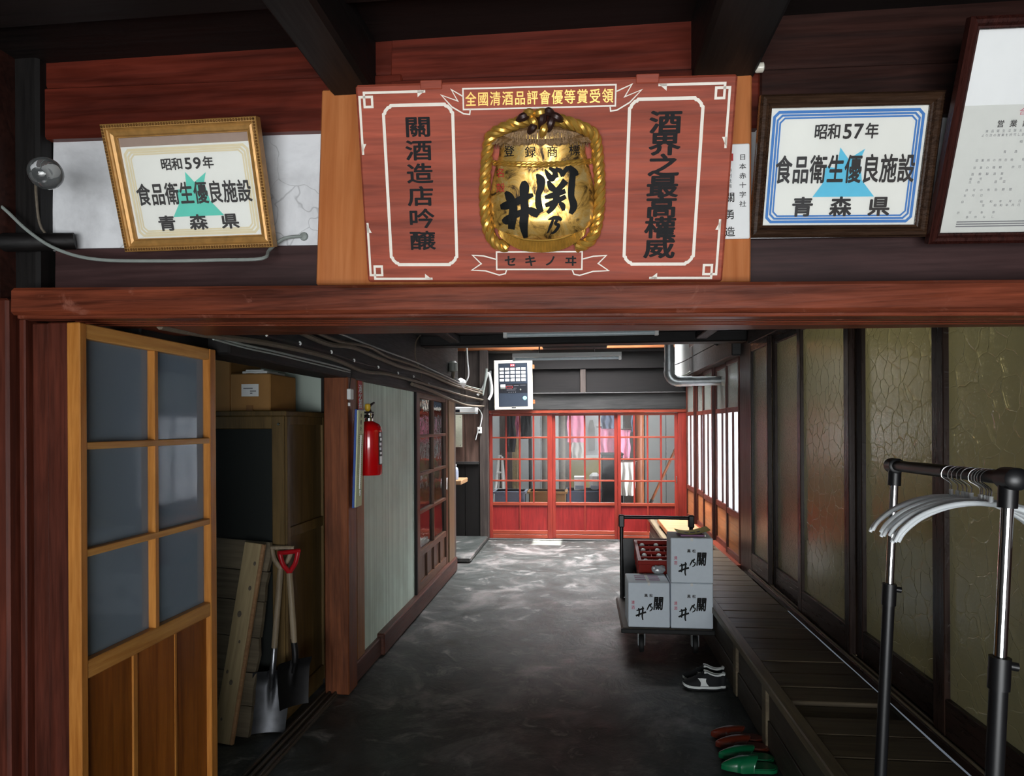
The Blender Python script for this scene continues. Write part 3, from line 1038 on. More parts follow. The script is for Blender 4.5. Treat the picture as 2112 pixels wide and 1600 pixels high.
for k in range(8):
    a = -3.2 + k * 0.218
    farbox('wall_board', a, a + 0.214, 0.0, 1.10, 'black_z', FY - 0.10 - 0.004 * (k % 2), 0.12, 0.003)
    farbox('wall_board', a, a + 0.214, 1.12, 1.95, 'brown_z', FY - 0.09 - 0.004 * (k % 2), 0.12, 0.003)
    farbox('wall_board', a, a + 0.214, 1.95, 2.72, 'grey_z', FY - 0.07 - 0.004 * (k % 2), 0.1, 0.003)
farbox('dado_rail', -3.2, -1.47, 1.085, 1.125, 'grey_x', FY - 0.13, 0.1)
farbox('sill', -1.36, 1.47, -0.02, 0.012, 'grey_x', FY - 0.04, 0.12)
farbox('recess_shelf_beam', -3.2, -1.46, 1.90, 1.98, 'grey_x', FY - 0.16, 0.1)
wr0 = struct('wall_recess', 'dark side wall of the left recess', 'wall')
MB().box((-3.35, 7.9, 0), (-3.2, 9.8, 4.05)).build('boarding', 'brown_z', wr0)
MB().box((-3.3, 7.86, 0), (-1.66, 8.0, 4.05)).build('boarding', 'grey_z', wr0)

# red sliding doors
E3 = [-1.335, -0.425, 0.505, 1.345]
yy = [0.0, 0.035, 0.0]
LAB = ['red sliding door, left leaf, sunlight on its lower panel', 'red sliding door, middle leaf of the three at the far end', 'red sliding door, right leaf, behind the hand truck']
for k in range(3):
    w = E3[k + 1] - E3[k]
    r_ = struct('door_%d' % (k + 3), LAB[k], 'door', facing((E3[k], FY + 0.035 + yy[k], 0.012), 'S'))
    sash(r_, w, 1.80, 0.045, 0.032, 'red_z', 'red_x', [(0.52, 1.765, 4, 4, 'pane'), (0.115, 0.475, 2, 1, 'panel')], [(0, 0.055), (0.062, 0.115), (0.475, 0.52), (1.765, 1.80)], mun=0.024, pane='wavy_glass', st_r=0.07 if k == 0 else 0.045)
    if k == 2:
        bx('finger_pull', (w - 0.03, 0.80, 0.031), (w - 0.016, 0.90, 0.036), 'steel', r_, 0.002, True)

# ---------------- right wall
wr = struct('wall_right', 'right wall of the corridor above and beside the sliding glass doors', 'wall')
MB().box((1.44, 5.97, 0.0), (1.56, 6.40, 2.5), 0.008).build('post', 'dark_post', wr)
MB().box((1.36, 6.35, 2.27), (1.62, 9.75, 2.62), 0.01).build('soffit_beam', 'grey_x', wr)
MB().box((1.46, 6.35, 2.62), (1.62, 9.75, 4.05), 0.0).build('upper_boarding', 'grey_z', wr)
MB().box((1.42, 2.2, 2.33), (1.60, 6.0, 2.5), 0.006).build('door_head', 'black_y', wr)
MB().box((1.46, 9.60, 0.0), (1.56, 9.80, 2.6), 0.006).build('corner_post', 'shoji_post', wr)
MB().box((2.5, -4.0, 0.0), (2.58, 2.1, 3.0), 0.0).build('side_wall', 'board_brown', wr)
MB().box((1.46, 2.04, 0.0), (2.56, 2.20, 2.0), 0.0).build('return_wall', 'board_brown', wr)
wo = struct('wall_side_room', 'tan wall of the room behind the figured glass doors', 'wall')
MB().box((4.1, 1.9, 0.0), (4.2, 6.3, 2.95)).build('back_wall', 'back_wall', wo)
MB().box((1.6, 6.2, 0.0), (4.2, 6.3, 2.95)).build('end_wall', 'back_wall', wo)
MB().box((1.58, 2.20, 0.0), (4.2, 2.28, 2.95)).build('near_wall', 'back_wall', wo)
MB().box((1.56, 2.12, 0.3), (4.2, 6.3, 0.36)).build('raised_floor', 'back_wall', wo)

# sills and bench step
bs = struct('trim_9', 'dark sill with two pale worn tracks under the figured glass doors', 'sill')
MB().box((1.405, 2.2, 0.36), (1.60, 5.98, 0.40), 0.004).build('sill_board', 'dark_sill', bs)
for x in (1.412, 1.440):
    MB().box((x, 2.2, 0.398), (x + 0.008, 5.97, 0.410), 0.001).build('track_rail', 'bench_y', bs)

# figured-glass doors: five leaves on two tracks
px_ed = [(1552, 1589, 'seed'), (1589, 1652, 'seed'), (1652, 1757, 'crackle'), (1757, 1937, 'crackle'), (1937, 2290, 'crackle')]
GL = ['narrow far leaf of the figured-glass doors beside the post', 'second leaf from the post, seeded glass with bright ripples', 'middle leaf of the figured-glass doors, reflecting the red doors',
      'amber crackle-glass leaf behind the garment rack', 'nearest amber crackle-glass leaf at the right edge']
WE = [5.97, 5.42, 4.69, 3.82, 2.935, 2.2]
for k in range(5):
    y1, y0 = WE[k], WE[k + 1]
    xx = 1.462 + (0.036 if k in (1, 3) else 0.0)
    r_ = struct('window_%d' % (k + 1), GL[k], 'glass door', facing((xx, y1 + (0.012 if k else 0), 0.402), 'W'))
    w = y1 - y0 + (0.012 if k else 0)
    sash(r_, w, 1.93, 0.088 if k > 2 else 0.07 if k else 0.03, 0.034, 'dark_z', 'dark_y', [(0.15, 1.86, 1, 1, 'pane')], [(0, 0.15), (1.86, 1.93)],
         pane='seed_glass' if k in (0, 1) else 'crackle_glass')

# far white-paned windows
PE = [6.42, 7.02, 7.72, 8.32, 8.95, 9.60]
PL = ['white-paned window nearest the brown post', 'second white-paned window from the brown post', 'white-paned window under the stove pipe', 'white-paned window second from the red doors', 'brightest white-paned window beside the red doors']
for k in range(5):
    r_ = struct('window_%d' % (k + 6), PL[k], 'window', facing((1.47 + 0.03 * (k % 2), PE[k + 1], 0.36), 'W'))
    w = PE[k + 1] - PE[k]
    sash(r_, w, 1.92, 0.045, 0.034, 'shoji_z', 'shoji_y', [(0.06, 0.40, 1, 1, 'panel'), (0.46, 1.40, 2, 1, 'pane'), (1.45, 1.87, 1, 1, 'ribbed')],
         [(0, 0.06), (0.40, 0.46), (1.40, 1.45), (1.87, 1.92)], mun=0.016, pane='frosted', panel='shoji_panel')
MB().box((1.40, 6.38, 0.30), (1.52, 9.72, 0.36), 0.005).build('sill_board', 'shoji_sill', wr)

# bench step: planks laid across, nosing, riser
bn = struct('trim_10', 'long grey-brown plank step along the right wall under the glass doors', 'step')
y = 2.36
k = 0
while y < 9.6:
    w = 0.17 + 0.05 * random.random()
    if y + w > 9.6: w = 9.6 - y
    z = 0.352 + 0.004 * random.random() - (0.02 if k == 4 else 0)
    MB().box((0.965, y + 0.003, z - 0.03), (1.408, y + w - 0.003, z), 0.004).build('plank', 'bench', bn)
    y += w
    k += 1
MB().box((0.905, 2.36, 0.315), (0.966, 9.6, 0.362), 0.006).build('nosing', 'bench_y', bn)
for a, b in ((2.36, 3.55), (3.62, 4.22), (4.30, 6.9), (6.98, 9.6)):
    MB().box((0.935, a, 0.15), (0.965, b, 0.314), 0.003).build('riser_board', 'riser', bn)
    MB().box((0.928, a, 0.0), (0.958, b, 0.148), 0.003).build('riser_board', 'riser', bn)
for a in (3.55, 4.22, 6.9):
    MB().box((0.918, a, 0.0), (0.965, a + 0.075, 0.314), 0.003).build('riser_post', 'bench_y', bn)
MB().box((0.97, 2.30, 0.0), (1.6, 2.36, 0.35), 0.003).build('end_board', 'riser', bn)

# ---------------- workshop behind the red doors
ww = struct('wall_workshop', 'pale bright wall of the workshop behind the red doors', 'wall')
for k in range(18):
    x = -4.3 + 0.43 * k
    MB().box((x + .004, 14.2 + .02 * (k % 2), 0), (x + .426, 14.3, 4.1)).build('wall_panel', 'wall_bright' if k % 3 else 'grey_z', ww)
MB().box((-4.4, 9.85, 0), (-4.3, 14.3, 4.1)).build('left_wall', 'wall_bright', ww)
MB().box((2.6, 9.85, 0), (2.7, 14.3, 4.1)).build('right_wall', 'wall_bright', ww)

r_ = struct('window_11', 'sunlit window at the left rear of the workshop', 'window', facing((-3.3, 14.15, 0.9), 'S'))
MB().box((0.03, 0.03, 0.0), (1.2, 1.6, 0.02)).build('pane', 'lit_window', r_, True)
for lo, hi in (((0, 0, 0), (0.04, 1.65, 0.04)), ((1.19, 0, 0), (1.23, 1.65, 0.04)), ((0, 0, 0), (1.23, 0.04, 0.04)), ((0, 1.6, 0), (1.23, 1.65, 0.04)), ((0.6, 0.04, 0), (0.63, 1.6, 0.035))):
    bx('frame_bar', lo, hi, 'grey_z', r_, 0.003, True)

# ================================================================== SIGNS AND PICTURES OVER THE OPENING
# plain cedar board behind the sign
t = thing('cedar_board', 'plain orange cedar board standing behind the carved sign', 'board', facing((-0.160, 2.0, 2.062), 'S', -2.2, -1.2))
MB().box((-0.637, 0, 0), (0.637, 0.60, 0.022), 0.004).build('board', 'plain_wood', t, True)

# carved sign
sg = thing('carved_sign', 'large carved red wooden sign with a gilded sake barrel in relief', 'sign', facing((-0.1165, 1.962, 2.0625), 'S', 16, -1.5))
MB().box((-0.513, 0, -0.032), (0.513, 0.532, 0), 0.006).build('board', 'sign_wood', sg, True)
for x in (-0.30, 0.28):
    MB().box((x - 0.03, 0.515, -0.006), (x + 0.03, 0.538, 0.004), 0.002).build('hanging_block', 'sign_wood', sg, True)


def line(mb, pts, w, closed=False, z=0.0012):
    P = [Vector((*p, 0)) for p in pts]
    N = len(P)
    L_, R_ = [], []
    for i, p in enumerate(P):
        a = P[i - 1] if (i or closed) else None
        b = P[(i + 1) % N] if (i < N - 1 or closed) else None
        d0 = (p - a).normalized() if a is not None else (b - p).normalized()
        d1 = (b - p).normalized() if b is not None else d0
        n0, n1 = Vector((-d0.y, d0.x, 0)), Vector((-d1.y, d1.x, 0))
        nn = (n0 + n1)
        nn = nn.normalized() if nn.length > 1e-6 else n0
        k = w / 2 / max(nn.dot(n0), 0.45)
        L_.append((p.x + nn.x * k, p.y + nn.y * k, z))
        R_.append((p.x - nn.x * k, p.y - nn.y * k, z))
    vs = L_ + R_
    fs = [[i, (i + 1) % N, N + (i + 1) % N, N + i] for i in range(N if closed else N - 1)]
    mb.add(vs, fs)
    return mb


LW_ = 0.0065
for (cx, cy, sx, sy) in ((-0.489, 0.500, 1, -1), (0.481, 0.500, -1, -1), (-0.489, 0.020, 1, 1), (0.481, 0.022, -1, 1)):
    mb = MB()
    f = lambda x, y: (cx + sx * x, cy + sy * y)
    line(mb, [f(0.172, -0.0105), f(0, -0.0105), f(0, 0.025), f(0.022, 0.025), f(0.022, 0.0), f(-0.013, 0.0), f(-0.013, 0.148)], LW_)
    mb.add([(*f(0.172, -0.0135), .0012), (*f(0.150, -0.0135), .0012), (*f(0.150, 0.004), .0012)], [[0, 1, 2]])
    mb.add([(*f(-0.0162, 0.148), .0012), (*f(-0.0162, 0.120), .0012), (*f(-0.002, 0.120), .0012)], [[0, 1, 2]])
    mb.build('corner_ornament', 'white_paint', sg, True, fix=False)
for x0, x1 in ((-0.437, -0.243), (0.236, 0.428)):
    y0, y1 = 0.050, 0.477
    c, r_ = 0.022, 0.014
    pts = []
    for (qx, qy, a0) in ((x1, y1, 0), (x0, y1, 1), (x0, y0, 2), (x1, y0, 3)):
        dx, dy = (-1 if qx == x1 else 1), (-1 if qy == y1 else 1)
        a = [(qx, qy + dy * c), (qx + dx * 0.004, qy + dy * (c - 0.003)), (qx + dx * 0.005, qy + dy * 0.014), (qx + dx * 0.014, qy + dy * 0.005), (qx + dx * (c - 0.003), qy + dy * 0.004), (qx + dx * c, qy)]
        pts += a if a0 in (0, 2) else a[::-1]
    line(MB(), pts, 0.0085, True).build('panel_border', 'white_paint', sg, True, fix=False)
RB = []
def line_(_, *a):
    RB.append(line(MB(), *a))
line_(mb, [(-0.213, 0.514), (0.198, 0.514), (0.198, 0.4625), (-0.213, 0.4625)], 0.004, True)
line_(mb, [(-0.213, 0.495), (-0.245, 0.513), (-0.228, 0.484), (-0.273, 0.500), (-0.245, 0.470), (-0.213, 0.452), (-0.196, 0.450), (-0.194, 0.4625)], 0.0036)
line_(mb, [(0.198, 0.497), (0.240, 0.514), (0.222, 0.484), (0.266, 0.500), (0.236, 0.470), (0.203, 0.452), (0.186, 0.450), (0.184, 0.4625)], 0.0036)
line_(mb, [(-0.127, 0.085), (0.118, 0.085), (0.118, 0.036), (-0.127, 0.036)], 0.0042, True)
line_(mb, [(-0.127, 0.064), (-0.165, 0.074), (-0.197, 0.076), (-0.172, 0.052), (-0.200, 0.034), (-0.160, 0.032), (-0.120, 0.020), (-0.102, 0.024), (-0.098, 0.036)], 0.0036)
line_(mb, [(0.118, 0.064), (0.150, 0.072), (0.186, 0.074), (0.164, 0.052), (0.194, 0.032), (0.150, 0.030), (0.112, 0.019), (0.096, 0.022), (0.090, 0.036)], 0.0036)
for q in RB: q.build('painted_ribbon', 'white_paint', sg, True, fix=False)
letters(sg, 'gold_text', row('全國清酒品評會優等賞受領', -0.192, 0.177, 0.488, 0.031, 0.037), bold=0.012, single=True)
letters(sg, 'black_paint', row('セキノヰ', -0.087, 0.086, 0.060, 0.036, 0.032), bold=0.03, single=True)
letters(sg, 'charcoal_paint', column('關酒造店吟醸', -0.342, 0.422, 0.118, 0.078, 0.056), bold=0.022, single=True)
letters(sg, 'charcoal_paint', column('酒界之最高權威', 0.333, 0.420, 0.095, 0.088, 0.060), bold=0.03, single=True)

# the gilded barrel in relief
BCX = 0.003


def b_half(y):
    s_ = (y - 0.118) / (0.385 - 0.118)
    return 0.118 + 0.030 * math.sin(math.pi * min(max(s_ * 0.9 + 0.22, 0), 1)) - (0.030 * (1 - s_ / 0.18) ** 2 if s_ < 0.18 else 0)


def b_z(x, y):
    w = b_half(y)
    q = min(abs(x - BCX) / w, 1)
    s_ = min(max((y - 0.118) / 0.05, 0), 1)
    return 0.002 + 0.058 * math.sqrt(max(1 - q ** 2.3, 0)) * (0.55 + 0.45 * math.sqrt(s_))


def b_edge(y):   # the barrel's lower outline is a shallow bow
    return y


def barrel_fn(u, v):
    x_ = -1 + 2 * u
    k = math.copysign(1 - (1 - abs(x_)) ** 1.8, x_)
    top = 0.392
    bot = 0.118 + 0.040 * abs(k) ** 2.6
    y_ = bot + (top - bot) * v
    w = b_half(y_)
    x = BCX + w * k
    return (x, y_, b_z(x, y_))


MB().grid(barrel_fn, 44, 30).build('barrel', 'gilt', sg, True, smooth=True)
# straw crown
def straw_fn(u, v):
    a = math.pi * u
    r_ = 1 + 0.10 * random.random() * (1 if v < 0.2 else 0)
    w = 0.137 * (1 - 0.62 * v)
    x = BCX - w * math.cos(a) * r_
    return (x, 0.372 + 0.010 * math.sin(a) * 0 + 0.050 * v + 0.006 * math.cos(2 * a) - 0.010 * random.random() * (v < 0.05), 0.004 + 0.062 * math.sin(a) ** 0.7 * (1 - 0.45 * v))
MB().grid(straw_fn, 60, 8).build('straw_cover', 'straw', sg, True, smooth=False)
mb = MB()
for k in range(110):                                   # straw ends hanging over the rim
    x = -0.128 + 0.256 * (k + random.random() * .8) / 110
    z = b_z(BCX + x, 0.372)
    yt = 0.388 + 0.012 * (1 - (x / 0.13) ** 2)
    mb.tube([(BCX + x * .96, yt, z + 0.003), (BCX + x + random.uniform(-.003, .003), 0.366 - random.random() * 0.008, z + 0.007)], [0.0018, 0.0006], 4)
mb.build('straw_fringe', 'straw', sg, True)['kind'] = 'stuff'
# lower fringed band
def band_fn(u, v):
    k = -1 + 2 * u
    x = BCX + (0.128 + 0.012 * (1 - v)) * k * (1 - 0.12 * (1 - v))
    y_ = 0.118 + 0.040 * abs(k) ** 2.6 - 0.034 * (1 - v) * (1 - 0.25 * k * k)
    return (x, y_, 0.004 + 0.036 * math.sqrt(max(1 - k * k, 0)) * (0.75 + 0.25 * v) + 0.0016 * ((int(u * 120)) % 2))
MB().grid(band_fn, 120, 4).build('fringed_band', 'gilt_rope', sg, True)
# braided hoop and lower hoop
for yy_, dy in ((0.3285, 0.012), (0.3215, 0.012)):
    pts = []
    for k in range(41):
        q = -1 + 2 * k / 40
        x = BCX + 0.1375 * q
        y_ = yy_ - dy * (1 - q * q)
        pts.append((x, y_, b_z(x, y_) + 0.002))
    for ph in (0, math.pi):
        mb = MB()
        mb.tube([(p[0], p[1] + 0.0022 * math.sin(k * 1.5 + ph), p[2] + 0.0022 * math.cos(k * 1.5 + ph)) for k, p in enumerate(pts)], 0.0028, 6)
        mb.build('hoop_strand', 'gilt_rope', sg, True, smooth=True)
pts = []
for k in range(33):
    q = -1 + 2 * k / 32
    x = BCX + 0.122 * q
    pts.append((x, 0.117 + 0.040 * abs(q) ** 2.6, 0.006 + 0.042 * math.sqrt(max(1 - q * q, 0))))
MB().tube(pts, 0.0028, 6).build('lower_hoop', 'gilt_rope', sg, True, smooth=True)


def rope(pts, r, parent, m, turns_per=40.0, strands=3, k=8):
    P = smooth_path(pts, k)
    d = [0]
    for a, b in zip(P, P[1:]): d.append(d[-1] + (b - a).length)
    for s_ in range(strands):
        vs = []
        for i, p in enumerate(P):
            t_ = (P[min(i + 1, len(P) - 1)] - P[max(i - 1, 0)]).normalized()
            n1 = Vector((-t_.y, t_.x, 0)).normalized()
            n2 = t_.cross(n1)
            a = d[i] * turns_per * 2 * math.pi / 2 + s_ * 2 * math.pi / strands
            vs.append(p + (n1 * math.cos(a) + n2 * math.sin(a)) * r * 0.52)
        MB().tube(vs, r * 0.62, 8).build('rope_strand', m, parent, True, smooth=True)


for sx in (-1, 1):
    X = lambda x: BCX + sx * x
    rope([(X(0.03), 0.428, 0.046), (X(0.075), 0.416, 0.046), (X(0.115), 0.402, 0.040), (X(0.139), 0.388, 0.030), (X(0.147), 0.365, 0.022), (X(0.152), 0.335, 0.017),
          (X(0.158), 0.28, 0.015), (X(0.160), 0.22, 0.014), (X(0.156), 0.17, 0.014), (X(0.148), 0.135, 0.014), (X(0.130), 0.110, 0.014), (X(0.098), 0.098, 0.014)], 0.0150, sg, 'gilt_rope', turns_per=30.0)
    for (bxx, byy) in ((0.152, 0.332), (0.151, 0.148)):
        mb = MB()
        for k in range(4):
            mb.tube([(X(bxx - 0.016), byy - 0.006 + k * 0.0038, 0.014), (X(bxx), byy - 0.005 + k * 0.0038, 0.031), (X(bxx + 0.014), byy - 0.004 + k * 0.0038, 0.014)], 0.0022, 5)
        mb.build('rope_binding', 'gilt_rope', sg, True, smooth=True)
for (x, y_, a, ln, mm) in ((-0.046, 0.430, 20, .034, 'knot_dark'), (-0.020, 0.418, -60, .032, 'gilt_rope'), (-0.022, 0.404, 50, .030, 'knot_dark'), (0.004, 0.424, 80, .040, 'knot_dark'),
                          (0.008, 0.398, 65, .034, 'gilt_rope'), (0.026, 0.414, 68, .040, 'knot_dark'), (-0.002, 0.440, 12, .034, 'gilt_rope'), (0.040, 0.428, -25, .032, 'knot_dark'),
                          (-0.030, 0.440, -10, .028, 'gilt_rope'), (0.020, 0.441, -12, .024, 'knot_dark')):
    ca, sa = math.cos(R(a)), math.sin(R(a))
    P = [(BCX + x + ca * q * ln * .62, y_ + sa * q * ln * .62, 0.05 + 0.022 * (1 - q * q)) for q in (-1, -.5, 0, .5, 1)]
    MB().tube(smooth_path(P, 4), [0.004 + 0.007 * math.sin(math.pi * k / 16) for k in range(17)], 8).build('knot_strand', mm, sg, True, smooth=True)

Z = lambda x, y_: b_z(x, y_) + 0.0015
letters(sg, 'charcoal_paint', [(c, BCX - 0.087 + 0.0585 * k, 0.350 - 0.007 * (1 - abs(k - 1.5) / 1.5), 0.031, 0.030) for k, c in enumerate('登録商標')], bold=0.008, zf=Z, single=True)
letters(sg, 'red_ink', [('名', BCX - 0.112, 0.296, 0.026, 0.026), ('殻', BCX - 0.112, 0.257, 0.026, 0.026)], bold=0.004, zf=Z)
g = lambda x, y_, w: (0.0035 + (x - 742) * 0.000242, 0.446 - (y_ - 40) * 0.0002316, w * 0.00025)
ST = [[(690, 715, 20), (735, 780, 95), (740, 860, 80), (712, 950, 62), (718, 1060, 75), (750, 1140, 50)],
      [(785, 665, 15), (830, 740, 60), (870, 770, 55), (900, 700, 48), (890, 660, 40)], [(830, 650, 30), (890, 690, 50), (915, 760, 45)], [(900, 660, 35), (960, 690, 50), (985, 745, 45)],
      [(975, 740, 40), (1010, 680, 50), (1050, 650, 50), (1110, 700, 75), (1130, 740, 55)], [(1095, 700, 60), (1085, 820, 72), (1080, 960, 68), (1110, 1070, 80), (1075, 1160, 45)],
      [(820, 790, 30), (855, 860, 70), (905, 900, 50)], [(1015, 790, 75), (960, 860, 60), (900, 910, 50)], [(785, 975, 35), (880, 950, 62), (1015, 905, 50)],
      [(790, 1065, 40), (890, 1030, 62), (1020, 965, 45)], [(920, 880, 60), (912, 1000, 72), (870, 1090, 60), (815, 1150, 35)], [(950, 1035, 35), (985, 1070, 60), (995, 1125, 30)],
      [(275, 1075, 50), (340, 1060, 85), (440, 1030, 80), (560, 975, 75), (655, 945, 35)], [(310, 1200, 50), (350, 1225, 95), (460, 1165, 70), (590, 1120, 70), (660, 1140, 90), (715, 1175, 60)],
      [(335, 905, 30), (380, 960, 90), (425, 1060, 90), (420, 1180, 95), (400, 1330, 75)], [(545, 790, 40), (555, 850, 105), (550, 980, 90), (560, 1120, 90), (545, 1280, 95), (565, 1430, 50)],
      [(825, 1225, 12), (890, 1205, 40), (950, 1212, 42), (975, 1235, 25)], [(935, 1215, 30), (905, 1270, 30), (945, 1290, 34), (900, 1360, 30), (860, 1380, 15)], [(880, 1225, 25), (850, 1300, 30), (815, 1380, 12)]]
brush(sg, 'black_paint', [[g(*p) for p in s_] for s_ in ST], zf=Z)


# small white membership plate half hidden by the sign
t = thing('name_plate', 'narrow white plate with vertical brush writing, half behind the carved sign', 'plate', facing((0.434, 1.9775, 2.172), 'S', -2.0, -0.6))
MB().box((-0.040, 0, 0), (0.040, 0.272, 0.008), 0.003).build('plate', 'white_paper', t, True)
letters(t, 'ink', column('日本赤十字社', 0.020, 0.232, 0.098, 0.020, 0.018), z=0.0088, bold=0.01, single=True)
letters(t, 'ink', column('特別社員', -0.016, 0.195, 0.150, 0.013, 0.012), z=0.0088, name='small_lettering')
letters(t, 'ink', column('關勇造', -0.016, 0.118, 0.020, 0.030, 0.030), z=0.0088, bold=0.01, name='brush_lettering')
MB().box((-0.024, 0.222, 0.008), (-0.006, 0.243, 0.0087)).build('red_stamp', 'red_ink', t, True)


def picture(label, mtx, W, H, prof, m, lip=None):
    """frame lying in its own plane; prof: (inset, height) steps of the moulding from the outside in"""
    t = thing('picture_frame', label, 'picture frame', mtx)
    sides = (((0, 0), (W, 0), (1, 1), (-1, 1)), ((W, 0), (W, H), (-1, 1), (-1, -1)), ((W, H), (0, H), (-1, -1), (1, -1)), ((0, H), (0, 0), (1, -1), (1, 1)))
    for a, b, da, db in sides:
        vs = []
        pr = [(0, -0.012)] + prof + [(prof[-1][0], -0.012)]
        for ins, hh in pr:
            vs.append((a[0] + da[0] * ins, a[1] + da[1] * ins, hh))
            vs.append((b[0] + db[0] * ins, b[1] + db[1] * ins, hh))
        n = len(pr)
        fs = [[2 * i, 2 * i + 1, 2 * i + 3, 2 * i + 2] for i in range(n - 1)] + [[2 * (n - 1), 2 * n - 1, 1, 0], list(range(0, 2 * n, 2)), list(range(1, 2 * n, 2))[::-1]]
        MB().add(vs, fs).build('moulding', m, t, True)
    return t


def certificate(t, W, H, ins, year, line_m, fig_m, paper_m='ivory_paper', mount=0.0):
    a = ins
    MB().box((a - .004, a - .004, -0.010), (W - a + .004, H - a + .004, -0.004)).build('certificate', paper_m, t, True)
    if mount: MB().box((a - .003, H - a - mount, -0.004), (W - a + .003, H - a + .003, -0.003)).build('mount', 'mat_board', t, True)
    z = -0.0034
    w, h = W - 2 * a, H - 2 * a - mount
    X = lambda q: a + w * q
    Y = lambda q: a + h * q
    mb = MB()
    for k, (d, lw) in enumerate(((0.028, 0.0075), (0.050, 0.0055), (0.068, 0.0045))):
        x0, x1, y0, y1, c = X(d), X(1 - d), Y(d * 1.25), Y(1 - d * 1.25), 0.012
        line(mb, [(x0 + c, y0), (x1 - c, y0), (x1, y0 + c), (x1, y1 - c), (x1 - c, y1), (x0 + c, y1), (x0, y1 - c), (x0, y0 + c)], lw, True, z)
    mb.build('printed_border', line_m, t, True, fix=False)
    cx, cy = X(0.52), Y(0.36)
    s_ = w * 0.2
    fig = [(-1.0, -0.42), (1.0, -0.42), (0.55, 0.10), (0.42, 0.75), (0.55, 1.1), (0.05, 0.78), (-0.25, 1.15), (-0.30, 0.5), (-0.65, 0.55), (-0.72, 0.0)]
    MB().add([(cx + x * s_, cy + y * s_, z + 0.0002) for x, y in fig], [list(range(len(fig)))]).build('printed_emblem', fig_m, t, True, fix=False)
    letters(t, 'ink', [(c, X(0.335 + q), Y(0.80), w * (.088 if not c.isdigit() else .125), h * (.135 if not c.isdigit() else .17)) for c, q in zip('昭和' + year + '年', (0, 0.085, 0.170, 0.240, 0.325))], z=z + 0.0005, bold=0.022, single=True)
    letters(t, 'ink', row('食品衛生優良施設', X(0.115), X(0.905), Y(0.485), w * 0.112, h * 0.25), z=z + 0.0005, bold=0.022, single=True)
    letters(t, 'ink', [(c, X(q), Y(0.165), w * 0.145, h * 0.175) for c, q in zip('青森県', (0.26, 0.51, 0.76))], z=z + 0.0005, bold=0.03, single=True)
    MB().box((a, a, -0.0018), (W - a, H - a, -0.0008)).build('glass', 'picture_glass', t, True)


# left certificate, gilt frame: lower edge against the wall, leaning out at the top
p = on_y(2.0, 262, 517)
W_, H_ = 0.482, 0.366
t = picture('gold-framed certificate for year 59, leaning out over the left plaster', facing((-1.412, 1.995, 2.199), 'S', 17.5, 0.0), W_, H_,
            [(0, 0.016), (0.003, 0.019), (0.013, 0.019), (0.014, 0.014), (0.018, 0.011), (0.024, 0.013), (0.032, 0.010), (0.036, 0.004), (0.038, 0.004), (0.038, -0.002)], 'gilt_frame')
mb = MB()
for (ax, ay, bx_, by) in ((0.007, 0.007, W_ - .007, 0.007), (0.007, H_ - .007, W_ - .007, H_ - .007), (0.007, 0.007, 0.007, H_ - .007), (W_ - .007, 0.007, W_ - .007, H_ - .007)):
    n = int(math.hypot(bx_ - ax, by - ay) / 0.0085)
    for k in range(n + 1):
        q = k / n
        x, y_ = ax + (bx_ - ax) * q, ay + (by - ay) * q
        mb.box((x - .0034, y_ - .0034, 0.018), (x + .0034, y_ + .0034, 0.0215), 0.0015)
mb.build('beaded_edge', 'gilt_dark', t, True)['kind'] = 'stuff'
certificate(t, W_, H_, 0.037, '59', 'cream_line', 'teal_print', mount=0.026)

# right certificate, brown frame
W2, H2 = 0.476, 0.374
t = picture('dark-brown-framed certificate for year 57 with blue border', facing((0.479, 1.998, 2.181), 'S', 13, -1.6), W2, H2,
            [(0, 0.010), (0.006, 0.018), (0.014, 0.021), (0.022, 0.016), (0.026, 0.008), (0.030, 0.006), (0.033, 0.004), (0.033, -0.002)], 'frame_brown')
certificate(t, W2, H2, 0.032, '57', 'blue_line', 'sky_print')

# large permit frame cut by the right edge
W3, H3 = 0.60, 0.545
t = picture('large mahogany frame with a pale business permit, upper right corner', facing((0.950, 1.985, 2.145), 'S', 21, -1.0), W3, H3,
            [(0, 0.012), (0.008, 0.020), (0.016, 0.018), (0.022, 0.010), (0.026, 0.010), (0.028, 0.004), (0.028, -0.002)], 'frame_red')
MB().box((0.024, 0.024, -0.010), (W3 - .024, H3 - .024, -0.005)).build('backing_sheet', 'white_paper', t, True)
MB().box((0.026, 0.026, -0.005), (W3 - .026, 0.345, -0.0045)).build('document', 'grey_paper', t, True)
letters(t, 'pink_ink', [('合', 0.178, 0.328, 0.018, 0.018)], z=-0.004, name='red_seal')
letters(t, 'ink', row('営業許可証', 0.130, 0.255, 0.300, 0.018, 0.018), z=-0.004, bold=0.02)
TX = [(0.283, 0.100, 0.32, '食品衛生法第五十二条第一項の規定に'), (0.273, 0.092, 0.20, 'より次の営業を許可します'), (0.256, 0.19, 0.32, '昭和五十九年'), (0.232, 0.155, 0.32, '青森県保健所長'), (0.212, 0.090, 0.22, '営業所の所在地 昭和'), (0.194, 0.088, 0.20, '営業の種類 許可'), (0.178, 0.086, 0.16, '酒類製造業'),
      (0.166, 0.084, 0.16, '屋号 店'), (0.158, 0.084, 0.17, '氏名 造店'), (0.138, 0.080, 0.19, '許可の有効期間'), (0.124, 0.078, 0.12, '年月日'), (0.108, 0.075, 0.22, '自 昭和年月日'), (0.098, 0.130, 0.22, '至 昭和年月日'), (0.080, 0.070, 0.16, '許可条件'), (0.068, 0.095, 0.16, '条件なし')]
its = []
for y_, a, b, s_ in TX: its += row(s_, a, b, y_, 0.0075, 0.0075)
letters(t, 'grey_ink', its, z=-0.004, name='small_lettering')
mb = MB()
for k in range(3): line(mb, [(0.07, 0.056 - k * .006), (0.36, 0.056 - k * .006)], 0.003, False, -0.004)
